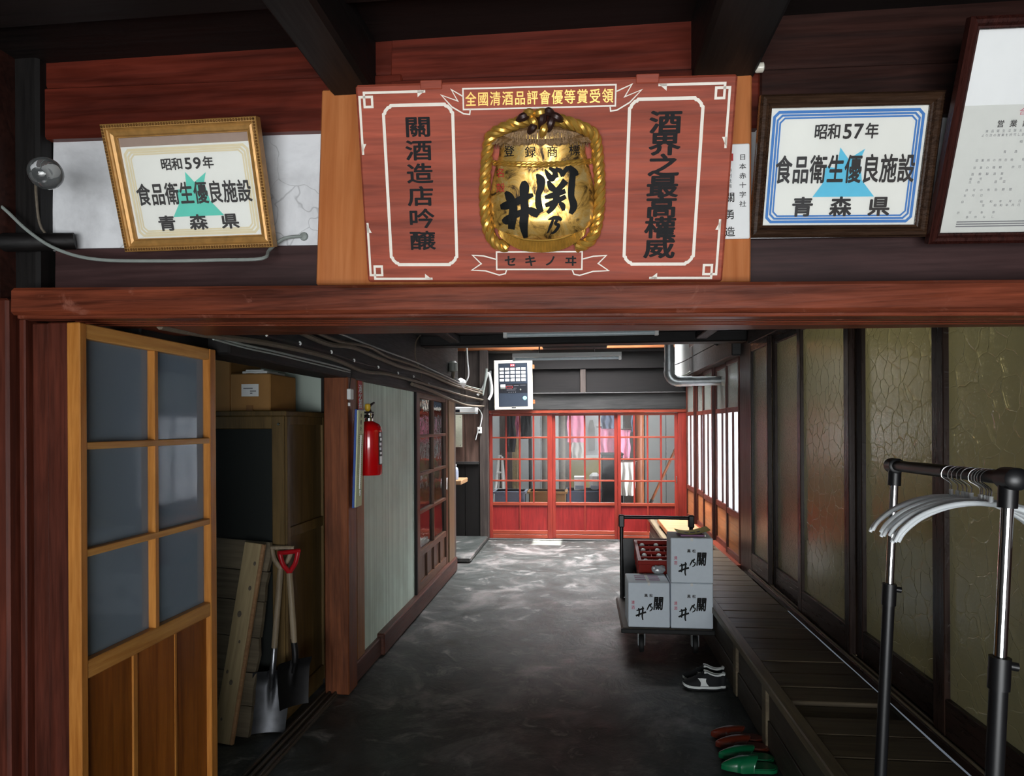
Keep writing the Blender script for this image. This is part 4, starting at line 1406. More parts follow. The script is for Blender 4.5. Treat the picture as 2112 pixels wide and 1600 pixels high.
mb.build('fine_print', 'grey_ink', t, True, fix=False)
MB().box((0.026, 0.026, -0.003), (W3 - .026, H3 - .026, -0.002)).build('glass', 'picture_glass', t, True)

# bare bulb on its bracket
c_ = on_y(1.80, 92, 358)
t = thing('light_bulb', 'clear glass bulb on a black socket beside the left plaster', 'bulb', (c_.x, 1.80, c_.z))
mb = MB()
ax = Vector((0.80, -0.58, -0.16)).normalized()
q = ax.to_track_quat('Z', 'Y').to_matrix().to_4x4()
mb.lathe([(0.013, -0.055), (0.015, -0.045), (0.026, -0.03), (0.039, -0.012), (0.045, 0.008), (0.042, 0.028), (0.030, 0.043), (0.012, 0.050), (0.001, 0.051)], n=24, m=q)
mb.build('bulb_glass', 'bulb_glass', t, True, smooth=True)
MB().lathe([(0.004, -0.05), (0.006, -0.02), (0.003, 0.0)], n=10, m=q).build('filament_stem', 'white_plastic', t, True, smooth=True)
MB().lathe([(0.017, -0.105), (0.020, -0.10), (0.020, -0.06), (0.015, -0.052)], n=16, m=q).build('socket', 'black_plastic', t, True, smooth=True)
b0 = -ax * 0.10
MB().tube(smooth_path([b0, b0 + Vector((-0.05, 0.06, 0.03)), b0 + Vector((-0.10, 0.12, -0.02)), b0 + Vector((-0.10, 0.14, -0.11)), b0 + Vector((-0.05, 0.16, -0.16))], 5), 0.004, 6).build('bracket_wire', 'cable_brown', t, True, smooth=True)

# grey cable sagging under the left frame
pts = [on_y(1.95, x, y_) for x, y_ in ((-40, 395), (8, 430), (60, 478), (120, 515), (200, 535), (330, 538), (450, 536), (540, 533))] + [on_y(2.0, 556, 515), on_y(2.03, 585, 492), on_y(2.055, 625, 487), on_y(2.09, 630, 487)]
t = thing('wall_cable', 'grey cable sagging below the gold-framed certificate into the plaster', 'cable', (-1.5, 1.95, 2.15))
MB().tube(smooth_path(pts, 5), 0.0052, 8).build('cable', 'cable_grey', t, smooth=True)
p = on_y(2.055, 626, 487)
MB().lathe([(0.010, 0), (0.014, 0.004), (0.012, 0.010), (0.006, 0.012)], n=14, m=Matrix.Translation((p.x, 2.062, p.z)) @ Matrix.Rotation(R(90), 4, 'X')).build('grommet', 'cable_grey', t, smooth=True)
# round pole end in the corner
t = thing('pole', 'round black pole end sticking out under the light bulb', 'pole', (-1.75, 2.0, 2.2))
MB().tube([on_y(1.95, -30, 500), on_y(1.97, 60, 500), on_y(2.03, 155, 497)], [0.030, 0.028, 0.026], 12).build('shaft', 'black_x', t, smooth=True)
# porcelain knob by the right beam
p = on_y(2.0, 1560, 140)
t = thing('porcelain_knob', 'small white porcelain insulator beside the right ceiling beam', 'insulator', (p.x, 2.0, p.z))
MB().lathe([(0.008, -0.03), (0.014, -0.028), (0.014, -0.012), (0.009, -0.006), (0.014, 0), (0.014, 0.018), (0.008, 0.022)], n=14, m=Matrix.Rotation(R(90), 4, 'Y')).build('knob', 'porcelain', t, True, smooth=True)
MB().cyl((0, 0, 0), (0.0, 0.05, 0.01), 0.004, n=8).build('screw', 'steel', t, True)

# ================================================================== LEFT WALL FITTINGS
# cables along the header beam
def run(label, pts, x, r, m, clips=(), grp=None):
    P = [on_x(x, *p) for p in pts]
    t = thing('cable', label, 'cable', tuple(P[0]), group=grp)
    MB().tube(smooth_path(P, 5), r, 7).build('cable_sheath', m, t, smooth=True)
    for c in clips:
        p = on_x(x + 0.006, *c)
        MB().tube([p + Vector((0, .004, r * 1.5)), p + Vector((r * .9, .002, r)), p + Vector((r * 1.2, 0, 0)), p + Vector((r * .5, 0, -r * .8))], 0.0050, 6).build('clip', 'white_plastic', t, smooth=True)
    return t


run('thick dusty conduit sagging along the dark header beam', [(330, 672), (420, 689), (548, 707), (650, 729), (701, 745), (752, 766), (803, 772), (880, 793), (957, 816), (1003, 826)], -1.405, 0.013, 'cable_brown')
run('black cable with a row of white clips along the header beam', [(470, 672), (547, 692), (617, 709), (682, 727), (729, 744), (779, 758), (820, 770), (852, 777), (883, 792), (930, 806)], -1.418, 0.007, 'cable_black',
    clips=[(547, 691), (617, 709), (682, 727), (729, 744), (779, 758), (820, 770), (852, 777), (883, 792)])
run('twin pale cables just above the lower edge of the header', [(430, 690), (500, 710), (560, 723), (640, 742), (700, 757), (722, 764)], -1.412, 0.0055, 'cable_grey')
run('second pale cable under the twin run on the header', [(440, 699), (510, 718), (570, 731), (640, 748), (690, 760), (722, 768)], -1.412, 0.0045, 'cable_grey')
run('upper brown cable sloping down the header boarding', [(600, 676), (676, 709), (727, 716), (778, 737), (829, 757), (880, 770), (931, 793), (960, 802), (1005, 815)], -1.40, 0.014, 'cable_brown')
run('thin wavy cable above the upper brown cable', [(640, 680), (700, 704), (760, 715), (800, 736), (850, 752), (905, 775), (950, 795), (1008, 810)], -1.398, 0.010, 'cable_brown')
run('topmost thin cable on the dark boarding', [(690, 684), (745, 705), (800, 726), (860, 748), (920, 776), (965, 796), (1010, 806)], -1.40, 0.006, 'cable_grey')
run('lowest cable of the bundle near the recess', [(850, 792), (890, 806), (930, 824), (965, 836), (1000, 838)], -1.395, 0.016, 'cable_brown')
run('cable hanging down the boarding in a loop', [(868, 690), (858, 705), (857, 740), (868, 765), (868, 778)], -1.43, 0.006, 'cable_brown')

# thermometer board on the post
t = thing('wall_thermometer', 'long pale green wall thermometer with blue edge hanging on the red-brown post', 'thermometer', facing((-1.420, 4.10, 0.80), 'E', 2))
hz = on_x(-1.40, 725, 842).z - on_x(-1.40, 725, 1048).z
zb = on_x(-1.41, 725, 1048).z - 0.80
MB().box((-0.055, zb, 0), (0.062, zb + hz, 0.016), 0.003).build('back_board', 'blue_edge', t, True)
MB().box((-0.053, zb + 0.006, 0.016), (0.060, zb + hz - 0.006, 0.024)).build('scale_plate', 'pale_green', t, True)
mb = MB()
for k in range(26):
    y_ = zb + 0.14 + k * 0.0125
    line(mb, [(-0.030, y_), (-0.018 if k % 5 else -0.012, y_)], 0.0022, False, 0.0248)
    line(mb, [(0.018, y_), (0.030 if k % 5 else 0.038, y_)], 0.0022, False, 0.0248)
mb.build('scale_marks', 'ink', t, True, fix=False)
letters(t, 'ink', column('寒暖計', 0.002, zb + hz - 0.04, zb + hz - 0.12, 0.03, 0.03), z=0.0248, bold=0.01)
MB().cyl((0.002, zb + 0.11, 0.027), (0.002, zb + hz - 0.16, 0.027), 0.004, n=8).build('glass_tube', 'white_plastic', t, True)
MB().cyl((0.002, zb + 0.075, 0.030), (0.002, zb + 0.115, 0.030), 0.007, n=8).build('bulb_guard', 'steel', t, True)

# little switch box on its cord
p = on_x(-1.40, 724, 812)
t = thing('switch_box', 'small white cord switch above the wall thermometer', 'switch', tuple(p))
MB().box((p.x - .02, p.y - .022, p.z - .035), (p.x + .005, p.y + .035, p.z + .03), 0.004).build('casing', 'white_plastic', t)
MB().tube(smooth_path([(p.x - .01, p.y, p.z + .03), (p.x, p.y - .01, p.z + .08), (p.x - .005, p.y + .02, p.z + .13), (p.x - .01, p.y, p.z + .19)], 4), 0.003, 6).build('cord', 'cable_black', t, smooth=True)
MB().cyl((p.x - .005, p.y - .02, p.z - .075), (p.x - .005, p.y - .02, p.z - .055), 0.008, n=8).build('pull', 'white_plastic', t)

# red fire extinguisher sign on the batten
y0 = on_x(-1.45, 742, 800).y
zt, zb_ = on_x(-1.45, 742, 784).z, on_x(-1.45, 742, 865).z
t = thing('extinguisher_sign', 'narrow red vertical sign with white characters above the extinguisher', 'sign', facing((-1.4535, y0, zb_), 'E'))
hh = zt - zb_
MB().box((-0.032, 0, 0), (0.045, hh, 0.004), 0.001).build('plate', 'red_metal', t, True)
letters(t, 'white_plastic', column('消火器', 0.006, hh - 0.055, hh * 0.40, 0.062, 0.058), z=0.0048, bold=0.02)
letters(t, 'white_plastic', column('消防', 0.006, hh * 0.22, hh * 0.12, 0.026, 0.02), z=0.0048, name='small_lettering')

# fire extinguisher
xr = -1.385
pb, pt = on_x(xr, 762, 979), on_x(xr, 762, 872)
Rr = 0.083
zb_, zt = pb.z, pt.z
t = thing('fire_extinguisher', 'red fire extinguisher hanging on the pale green wall', 'fire extinguisher', (xr, pb.y, zb_))
h = zt - zb_
MB().lathe([(Rr * .93, 0), (Rr, 0.008), (Rr, h - 0.055), (Rr * .96, h - 0.03), (Rr * .78, h - 0.008), (Rr * .45, h + 0.006), (0.028, h + 0.012)], n=32).build('cylinder', 'red_metal', t, True, smooth=True)
MB().lathe([(0.026, h + 0.008), (0.026, h + 0.03), (0.018, h + 0.036), (0.018, h + 0.07)], n=16).build('valve_neck', 'steel', t, True, smooth=True)
MB().box((-0.018, -0.06, h + 0.062), (0.018, 0.05, h + 0.074), 0.004).build('carry_handle', 'black_plastic', t, True)
mb = MB()
mb.tube([(0, 0.03, h + 0.070), (0.0, 0.0, h + 0.10), (0.0, 0.04, h + 0.120), (0.0, 0.105, h + 0.135)], [0.009, 0.010, 0.008, 0.007], 8)
mb.build('squeeze_lever', 'black_plastic', t, True, smooth=True)
MB().tube([(0, 0.02, h + 0.05), (0.012, 0.05, h + 0.055), (0.0, 0.06, h + 0.03)], 0.006, 6).build('lower_lever', 'black_plastic', t, True)
MB().lathe([(0.008, 0.075), (0.017, 0.083), (0.020, 0.100), (0.017, 0.120), (0.008, 0.125)], (0, -0.030, h), 12).build('safety_pin_cap', 'yellow', t, True, smooth=True)
MB().tube(smooth_path([(0.0, -0.015, h + 0.045), (-0.025, -0.055, h + 0.035), (-0.035, -0.088, h - 0.03), (-0.035, -0.096, h * 0.62), (-0.033, -0.094, h * 0.42)], 6), 0.011, 10).build('hose', 'black_rubber', t, True, smooth=True)
MB().cyl((-0.033, -0.094, h * 0.42), (-0.033, -0.094, h * 0.34), 0.012, 0.015, 10).build('nozzle', 'black_plastic', t, True)
MB().cyl((-0.033, -0.094, h * 0.34), (-0.033, -0.094, h * 0.30), 0.0135, n=10).build('nozzle_tip', 'white_plastic', t, True)
MB().box((-0.051, -0.110, h * 0.50), (-0.016, -0.074, h * 0.56), 0.003).build('hose_clip', 'white_plastic', t, True)
def lab(u, v):
    a = R(-28 + 60 * u)
    return ((Rr + .0012) * math.cos(a), (Rr + .0012) * math.sin(a), h * (0.20 + 0.62 * v))
MB().grid(lab, 10, 1).build('label', 'black_plastic', t, True)
mb = MB()
for k, (a0, a1, v0, v1) in enumerate(((22, 34, .74, .80), (28, 44, .66, .71), (24, 40, .57, .62), (24, 38, .48, .53), (26, 44, .40, .44), (24, 50, .22, .36))):
    mb.grid(lambda u, v: ((Rr + .002) * math.cos(R(a0 - 46 + (a1 - a0) * u)), (Rr + .002) * math.sin(R(a0 - 46 + (a1 - a0) * u)), h * (v0 + (v1 - v0) * v)), 4, 1)
mb.build('label_print', 'white_plastic', t, True)
MB().box((-0.088, -0.02, h * .5), (-0.07, 0.02, h * .62), 0.003).build('wall_bracket', 'steel', t, True)

# ================================================================== STOREROOM BAY
# cabinet
t = thing('cabinet', 'olive-brown cabinet with a dark felt panel in the storeroom bay', 'cabinet', (-1.64, 3.62, 0))
CX0, CX1, CY0, CY1, CH = -2.62, -1.635, 3.62, 4.20, 1.735
MB().box((CX0, CY0, 0.04), (CX1 - .012, CY1, CH - .03), 0.004).build('carcass', 'cabinet', t)
MB().box((CX0, CY0 - .012, CH - .03), (CX1 + .006, CY1, CH), 0.005).build('top', 'cabinet', t)
MB().box((CX0, CY0, 0), (CX1 - .02, CY1, 0.04), 0.002).build('plinth', 'cabinet', t)
MB().box((CX0 + .05, CY0 - .010, 0.20), (CX1 - .075, CY0 - .002, CH - .10), 0.002).build('felt_panel', 'felt', t)
for a, b in ((CX0, CX0 + .05), (CX1 - .075, CX1 - .004)):
    MB().box((a, CY0 - .016, 0.05), (b, CY0, CH - .03), 0.004).build('frame_stile', 'cabinet', t)
MB().box((CX0 + .05, CY0 - .016, CH - .10), (CX1 - .075, CY0, CH - .03), 0.004).build('frame_rail', 'cabinet', t)
for a, b in ((CY0 + .002, CY0 + .045), (CY1 - .05, CY1)):
    MB().box((CX1 - .012, a, 0.05), (CX1 + .006, b, CH - .03), 0.003).build('side_stile', 'cabinet', t)
for a, b in ((0.05, 0.14), (1.02, 1.08), (CH - .08, CH - .03)):
    MB().box((CX1 - .012, CY0 + .045, a), (CX1 + .004, CY1 - .05, b), 0.003).build('side_rail', 'cabinet', t)
MB().lathe([(0.005, 0), (0.005, .008), (0.009, .012), (0.006, .017)], n=10, m=Matrix.Translation((CX1 - .03, CY0 - .016, 1.66)) @ Matrix.Rotation(R(90), 4, 'X')).build('knob', 'steel', t, smooth=True)

def carton(label, lo, hi, m='card', sticker=None):
    t = thing('cardboard_box', label, 'box', ((lo[0] + hi[0]) / 2, (lo[1] + hi[1]) / 2, lo[2]))
    MB().box(lo, hi, 0.006).build('body', m, t)
    return t
bx1 = (-2.00, 3.70, CH), (-1.762, 4.05, CH + 0.215)
t = carton('brown cardboard box with a white label on top of the cabinet', *bx1)
MB().box((-1.932, 3.6965, CH + .085), (-1.83, 3.6995, CH + .155)).build('label', 'white_paper', t)
lm = facing((-1.932, 3.696, CH + .085), 'S')
ROOTM_l = thing
mb = MB()
for i_, (y_, a, b) in enumerate(((0.046, .012, .068), (0.030, .052, .088), (0.018, .052, .066))):
    line(mb, [(a, y_), (b, y_)], 0.006, False, 0.0006)
mb.v = [tuple(lm @ Vector(v)) for v in mb.v]
mb.build('label_print', 'grey_ink', t, fix=False)
MB().box((-1.905, 3.697, CH + .002), (-1.865, 3.6995, CH + .035)).build('tape', 'card_dark', t)
MB().box((-1.905, 3.70, CH + .214), (-1.865, 4.05, CH + .2165)).build('tape', 'card_dark', t)
MB().box((-1.765, 3.705, CH + .002), (-1.7605, 4.045, CH + .02)).build('bottom_flap', 'card_dark', t)
t = carton('plain brown carton behind the labelled box on the cabinet', (-2.60, 3.74, CH), (-2.02, 4.12, CH + 0.30))
MB().box((-2.33, 3.7385, CH + .002), (-2.29, 3.741, CH + .298)).build('tape', 'card_dark', t)
t = thing('folded_papers', 'white folded papers lying on the labelled cardboard box', 'papers', (-1.9, 3.85, CH + .218))
MB().box((-1.95, 3.74, CH + .217), (-1.80, 3.98, CH + .232), 0.003).build('sheets', 'white_paper', t)
MB().box((-1.94, 3.76, CH + .233), (-1.83, 3.95, CH + .243), 0.003, Matrix.Identity(4)).build('sheets', 'white_paper', t)

# weathered panel leaning against the cabinet, with a pale plank in front
def leaning(p0, w, h, t_, lean, yawdeg, roll=0.0):
    return Matrix.Translation(Vector(p0)) @ Matrix.Rotation(R(yawdeg), 4, 'Z') @ Matrix.Rotation(R(90 - lean), 4, 'X') @ Matrix.Rotation(R(roll), 4, 'Z')
pA, pB = on_z(0, 395, 1512), on_z(0, 517, 1520)
pA = pB + (pA - pB)
mt = leaning((pB.x, pB.y, 0.004), 0, 0, 0, 8, -2, -3.5)
t = thing('plank_panel', 'weathered wide plank panel leaning in the storeroom bay', 'wooden panel', mt)
hs = [0, .16, .33, .51, .70, .86, 1.02]
for k in range(6):
    j = 0.012 * math.sin(k * 2.1)
    MB().prism([(-0.40, hs[k] + .002), (0.0 + j * .3, hs[k] + .002), (0.002 - j * .5, (hs[k] + hs[k + 1]) / 2), (0.0 + j * .6, hs[k + 1] - .002), (-0.40, hs[k + 1] - .002)], 0, 0.028 + 0.003 * (k % 2)).build('plank', 'grey_plank', t, True)
MB().box((-0.36, 0.05, -0.02), (-0.30, 0.97, 0.0), 0.002).build('batten', 'grey_plank', t, True)
pC = on_z(0, 470, 1523)
t = thing('pine_plank', 'pale knotty pine plank leaning on the weathered panel', 'plank', leaning((pC.x, pC.y - 0.045, 0.002), 0, 0, 0, 7.0, -2, -6.5))
MB().box((-0.052, 0, 0.0), (0.045, 1.035, 0.022), 0.003).build('board', 'pale_wood', t, True)
MB().box((0.0455, 0, 0.0), (0.062, 1.035, 0.020), 0.002).build('edge_strip', 'bench_far', t, True)
mb = MB()
for (x, y_, r_) in ((0.0, .31, .010), (-.03, .36, .007), (.01, .52, .006), (-.015, .66, .012), (.02, .80, .009), (-.02, .12, .006), (.025, .93, .008)):
    mb.add([(x + r_ * math.cos(k * .785), y_ + 1.5 * r_ * math.sin(k * .785), 0.0228) for k in range(8)], [list(range(8))])
mb.build('knot', 'cable_brown', t, True, fix=False)


def shovel(label, top, foot, blade_w, blade_l, bm_, shaft_m, grip_m, face):
    """top: centre of the D grip; foot: middle of the blade's cutting edge"""
    top, foot = Vector(top), Vector(foot)
    d = (top - foot)
    Ln = d.length
    zx = d.normalized()
    n_ = Vector(face) - zx * Vector(face).dot(zx)
    n_.normalize()
    xx = zx.cross(n_) * -1
    m = Matrix((( xx.x, zx.x, n_.x, foot.x), (xx.y, zx.y, n_.y, foot.y), (xx.z, zx.z, n_.z, foot.z), (0, 0, 0, 1)))
    if m.to_3x3().determinant() < 0:
        m = Matrix(((-xx.x, zx.x, n_.x, foot.x), (-xx.y, zx.y, n_.y, foot.y), (-xx.z, zx.z, n_.z, foot.z), (0, 0, 0, 1)))
    t = thing('shovel', label, 'shovel', m)

    def bl(u, v, off=0.0):
        x = (u - .5) * blade_w * (0.86 + 0.14 * v)
        z = 0.10 * blade_w * 4 * (u - .5) ** 2 + 0.03 * (v - .3) ** 2 + (0.018 * max(0, (v - .8) / .2) if abs(u - .5) > .1 else 0)
        q = math.exp(-((u - .5) / .07) ** 2) * max(v - .35, 0) * 0.035
        return (x, blade_l * v, z + q + off)
    mb = MB()
    mb.grid(lambda u, v: bl(u, v), 22, 16)
    nv = len(mb.v)
    mb.grid(lambda u, v: bl(u, v, -0.004), 22, 16)
    W_ = 17
    for i in range(22):
        for j in (0, 16): mb.f.append([i * W_ + j, (i + 1) * W_ + j, nv + (i + 1) * W_ + j, nv + i * W_ + j])
    for j in range(16):
        for i in (0, 22): mb.f.append([i * W_ + j, i * W_ + j + 1, nv + i * W_ + j + 1, nv + i * W_ + j])
    mb.build('blade', bm_, t, True, smooth=True)
    MB().tube(smooth_path([(0, blade_l * .72, 0.020), (0, blade_l * .95, 0.040), (0, blade_l * 1.15, 0.045), (0, blade_l * 1.45, 0.030)], 5), [0.012] * 5 + [0.017] * 11, 12).build('socket', bm_, t, True, smooth=True)
    yg = Ln - 0.12
    MB().tube(smooth_path([(0, blade_l * 1.3, 0.037), (0, blade_l * 1.3 + (yg - blade_l * 1.3) * .5, 0.020), (0, yg, 0.0)], 6), 0.0165, 12).build('shaft', shaft_m, t, True, smooth=True)
    MB().tube(smooth_path([(0, yg - .06, 0), (0, yg, 0), (-0.035, yg + .05, 0), (-0.052, yg + .11, 0)], 5), 0.0135, 10).build('grip_arm', grip_m, t, True, smooth=True)
    MB().tube(smooth_path([(0, yg - .06, 0), (0, yg, 0), (0.035, yg + .05, 0), (0.052, yg + .11, 0)], 5), 0.0135, 10).build('grip_arm', grip_m, t, True, smooth=True)
    MB().cyl((-0.062, yg + .115, 0), (0.062, yg + .115, 0), 0.013, n=12).build('grip_bar', grip_m, t, True, smooth=True)
    return t


f1 = on_y(3.50, 553, 1498)
shovel('square steel shovel with a grey wooden shaft, shiny blade toward the corridor', (f1.x + 0.045, 3.585, 0.985), (f1.x, 3.50, 0.003), 0.20, 0.33, 'blade', 'shaft', 'shaft', (0.42, -1, 0.1))
f2 = on_z(0.10, 645, 1440)
shovel('black-bladed shovel with a red grip beside the cabinet', (-1.600, 3.575, 0.965), (-1.560, 3.52, 0.14), 0.19, 0.25, 'dark_blade', 'shaft', 'red_handle', (1.2, -1, 0.1))

# ================================================================== CORRIDOR LAMPS
def lamp(label, x0, x1, y, z, hang, tube_m):
    t = thing('fluorescent_lamp', label, 'lamp', ((x0 + x1) / 2, y, z))
    MB().prism([(-0.045, 0.012), (0.045, 0.012), (0.030, 0.055), (-0.030, 0.055)], x0, x1, Matrix.Translation((0, y, z)) @ Matrix(((0, 0, 1, 0), (1, 0, 0, 0), (0, 1, 0, 0), (0, 0, 0, 1)))).build('housing', 'white_plastic', t)
    MB().cyl((x0 + .03, y, z - 0.008), (x1 - .03, y, z - 0.008), 0.0165, n=14).build('tube', tube_m, t, smooth=True)
    for x in (x0, x1 - .03):
        MB().box((x, y - .02, z - .028), (x + .03, y + .02, z + .02), 0.003).build('lamp_holder', 'white_plastic', t)
    for x in (x0 + .3, x1 - .3):
        MB().cyl((x, y, z + .05), (x, y, hang), 0.008, n=8).build('hanger', 'steel', t)
    return t
lamp('nearer unlit fluorescent tube under the dark ceiling behind the lintel', -0.61, 0.59, 5.30, 2.360, 2.46, 'tube_glass')
t = lamp('farther white fluorescent fitting in front of the red doors', -0.77, 0.44, 7.60, 2.395, 2.56, 'tube_glass')
MB().box((-0.43, 7.50, 2.50), (0.28, 7.72, 2.545), 0.004).build('mounting_board', 'grey_x', t)
for x in (-0.40, 0.25):
    MB().cyl((x, 7.6, 2.545), (x, 7.6, 4.05), 0.006, n=6).build('suspension_rod', 'galv', t)

# ================================================================== ALARM PANEL
PW, PH = 0.545, 0.705
t = thing('alarm_panel', 'white-cased alarm panel with rows of white keys above the red doors', 'alarm panel', facing((-1.236, FY - 0.06, 1.862), 'S', 0, 0.6))
MB().box((0, 0, 0), (PW, PH, 0.11), 0.008).build('casing', 'cream_plastic', t, True)
X = lambda q: PW * (q - 150) / 1150
Y = lambda q: PH * (1 - (q - 60) / 1500)
MB().box((X(290), Y(1465), 0.11), (X(1165), Y(155), 0.113)).build('fascia', 'dark_panel', t, True)
MB().box((X(305), Y(1055), 0.113), (X(1150), Y(775), 0.1145)).build('control_strip', 'dark_fascia', t, True)
for j in range(4):
    for i in range(5):
        cx, cy = X(390 + i * 163), Y(333 + j * 110)
        MB().box((cx - .030, cy - .0185, 0.113), (cx + .030, cy + .0185, 0.118), 0.002).build('key', 'button', t, True)
MB().box((X(650), Y(258), 0.113), (X(780), Y(180), 0.119), 0.002).build('alarm_lamp', 'lamp_red', t, True)
letters(t, 'white_plastic', row('火災', X(688), X(745), Y(218), 0.026, 0.026), z=0.1197, bold=0.02)
MB().box((X(345), Y(880), 0.1145), (X(495), Y(795), 0.119), 0.002).build('meter', 'white_plastic', t, True)
MB().box((X(345), Y(930), 0.1145), (X(495), Y(882), 0.119), 0.002).build('meter_base', 'grey_plastic', t, True)
mb = MB()
for (a, b, q) in ((525, 700, 825), (750, 890, 840), (940, 1110, 825), (530, 690, 935), (530, 800, 965), (740, 830, 910)):
    line(mb, [(X(a), Y(q)), (X(b), Y(q))], 0.004, False, 0.1152)
mb.build('label_print', 'grey_ink', t, True, fix=False)
line(MB(), [(X(520), Y(850)), (X(705), Y(850)), (X(705), Y(905)), (X(520), Y(905))], 0.004, True, 0.1152).build('red_outline', 'red_ink', t, True, fix=False)
MB().cyl((X(950), Y(955), .1145), (X(950), Y(955), .125), 0.012, n=12).build('dial', 'grey_plastic', t, True)
for k in range(4): MB().cyl((X(600 + k * 65), Y(1030), .1145), (X(600 + k * 65), Y(1030), .12), 0.004, n=8).build('switch_stud', 'white_plastic', t, True)
MB().cyl((X(395), Y(990), .1145), (X(395), Y(990), .12), 0.006, n=8).build('keyhole', 'steel', t, True)
MB().cyl((X(1073), Y(1210), .113), (X(1073), Y(1210), .1145), 0.028, n=20).build('round_sticker', 'teal', t, True)
MB().box((X(675), Y(1515), .11), (X(805), Y(1485), .1125)).build('maker_plate', 'dark_fascia', t, True)
for yq in (270, 1330): MB().box((PW, Y(yq) - .03, 0.02), (PW + .03, Y(yq) + .03, 0.06), 0.004).build('side_bracket', 'orange_and_glow', t, True)
# loops of flex left of the panel
def flex(label, pts, r, m='cable_grey', y=FY - 0.17):
    P = [on_y(y, *p) for p in pts]
    t = thing('flex', label, 'cable', tuple(P[0]))
    MB().tube(smooth_path(P, 6), r, 7).build('cable_sheath', m, t, smooth=True)
    return t
flex('white flex curling into the left side of the alarm panel', [(985, 815), (996, 800), (1003, 778), (1008, 770), (1013, 790), (1014, 810), (1008, 824)], 0.020, 'white_plastic')
flex('pale cord hanging from the roof left of the alarm panel', [(962, 700), (964, 740), (966, 775), (955, 795)], 0.012, 'white_plastic')
flex('thin white cord dropping to the small wall switch', [(986, 842), (994, 856), (990, 880), (984, 895), (981, 907)], 0.007, 'white_plastic')
flex('short cable stub beside the alarm panel', [(1004, 760), (1000, 790), (995, 815)], 0.018, 'cable_grey', FY - 0.24)
p = on_y(FY - .15, 989, 887)
t = thing('wall_switch', 'small white box switch on the post left of the red doors', 'switch', tuple(p))
MB().box((p.x - .03, p.y - .02, p.z - .045), (p.x + .03, p.y + .03, p.z + .045), 0.005).build('casing', 'white_plastic', t)
MB().cyl((p.x, p.y - .028, p.z), (p.x, p.y - .018, p.z), 0.012, n=12).build('button', 'dark_fascia', t)
a, b = on_y(6.6, 925, 745), on_y(6.6, 945, 777)
t = thing('insulator_box', 'grey-white junction insulator on the dark end of the header boarding', 'insulator', tuple(b))
c_ = on_x(-1.44, 931, 756)
MB().lathe([(0.03, -0.06), (0.05, -0.05), (0.05, 0.04), (0.03, 0.06)], (c_.x + .02, c_.y, c_.z), 14).build('body', 'grey_plastic', t, smooth=True)
MB().cyl((c_.x + .02, c_.y, c_.z - .06), (c_.x + .02, c_.y, c_.z - .13), 0.02, n=10).build('neck', 'cable_brown', t)
c_ = on_x(-1.44, 945, 790)
t = thing('paper_wad', 'crumpled white wad stuck on the cable bundle at the recess', 'paper', tuple(c_))
mb = MB().ball((c_.x + .03, c_.y, c_.z), 0.06, 0.09, 0.055, 9, 6)
mb.v = [tuple(Vector(v) + 0.018 * noise.noise_vector(Vector(v) * 22)) for v in mb.v]
mb.build('wad', 'white_paper', t)

# recess: white board, long white fitting, shelf with dispenser
t = thing('white_board', 'blank cream board on the planks of the left recess', 'board', facing((-1.97, FY - 0.115, on_y(9.6, 950, 922).z), 'S'))
MB().box((-0.15, 0, 0), (0.26, on_y(9.6, 950, 855).z - on_y(9.6, 950, 922).z, 0.015), 0.003).build('panel', 'cream_board', t, True)
for x, y_ in ((0.235, 0.03), (0.235, 0.43)): MB().cyl((x, y_, .014), (x, y_, .019), 0.006, n=8).build('screw', 'steel', t, True)
p0, p1 = on_y(9.3, 925, 852), on_y(9.3, 983, 842)
t = thing('wall_lamp', 'long white box lamp fixed over the blank cream board', 'lamp', tuple(p0))
MB().box((p0.x - .3, 9.24, p0.z), (p1.x, 9.45, p1.z + .02), 0.01).build('casing', 'white_plastic', t)
MB().box((p0.x + .10, 9.232, p0.z + .01), (p0.x + .17, 9.242, p0.z + .05), 0.002).build('switch_plate', 'dark_fascia', t)
MB().box((p0.x - .3, 9.26, p0.z - .012), (p1.x, 9.43, p0.z), 0.003).build('diffuser', 'tube_glass', t)
p = on_y(8.9, 957, 988)
zt = p.z
t = thing('recess_shelf', 'blond wooden shelf end with the sanitiser bottle on it', 'shelf', (p.x - .2, 8.9, zt))
MB().box((p.x - .60, 8.7, zt - .06), (p.x, 9.2, zt), 0.008).build('shelf_board', 'bench_far', t)
MB().box((p.x - .52, 8.78, 0.1), (p.x - .46, 9.12, zt - .06), 0.004).build('support', 'brown_z', t)
t = thing('sanitiser_bottle', 'clear sanitiser pump bottle on the blond shelf', 'bottle', (p.x - .11, 8.85, zt))
MB().lathe([(0.038, 0), (0.044, 0.006), (0.044, 0.13), (0.036, 0.155), (0.016, 0.168), (0.016, 0.18)], n=18).build('body', 'gel', t, True, smooth=True)
MB().lathe([(0.018, 0.18), (0.018, 0.20), (0.007, 0.205), (0.007, 0.235)], n=12).build('pump', 'white_plastic', t, True, smooth=True)
MB().tube([(0, 0, 0.235), (0, -0.02, 0.24), (-0.03, -0.04, 0.235)], 0.007, 8).build('spout', 'white_plastic', t, True, smooth=True)
MB().lathe([(0.0455, 0.035), (0.0455, 0.11)], n=18, cap=False).build('label', 'tub', t, True, smooth=True)
t = thing('leaning_board', 'pale board standing under the blond shelf', 'board', facing((p.x - .36, 8.66, 0.105), 'S', -2.5, -4))
MB().box((-0.10, 0, 0), (0.24, zt - .20, 0.02), 0.003).build('board', 'cream_board', t, True)

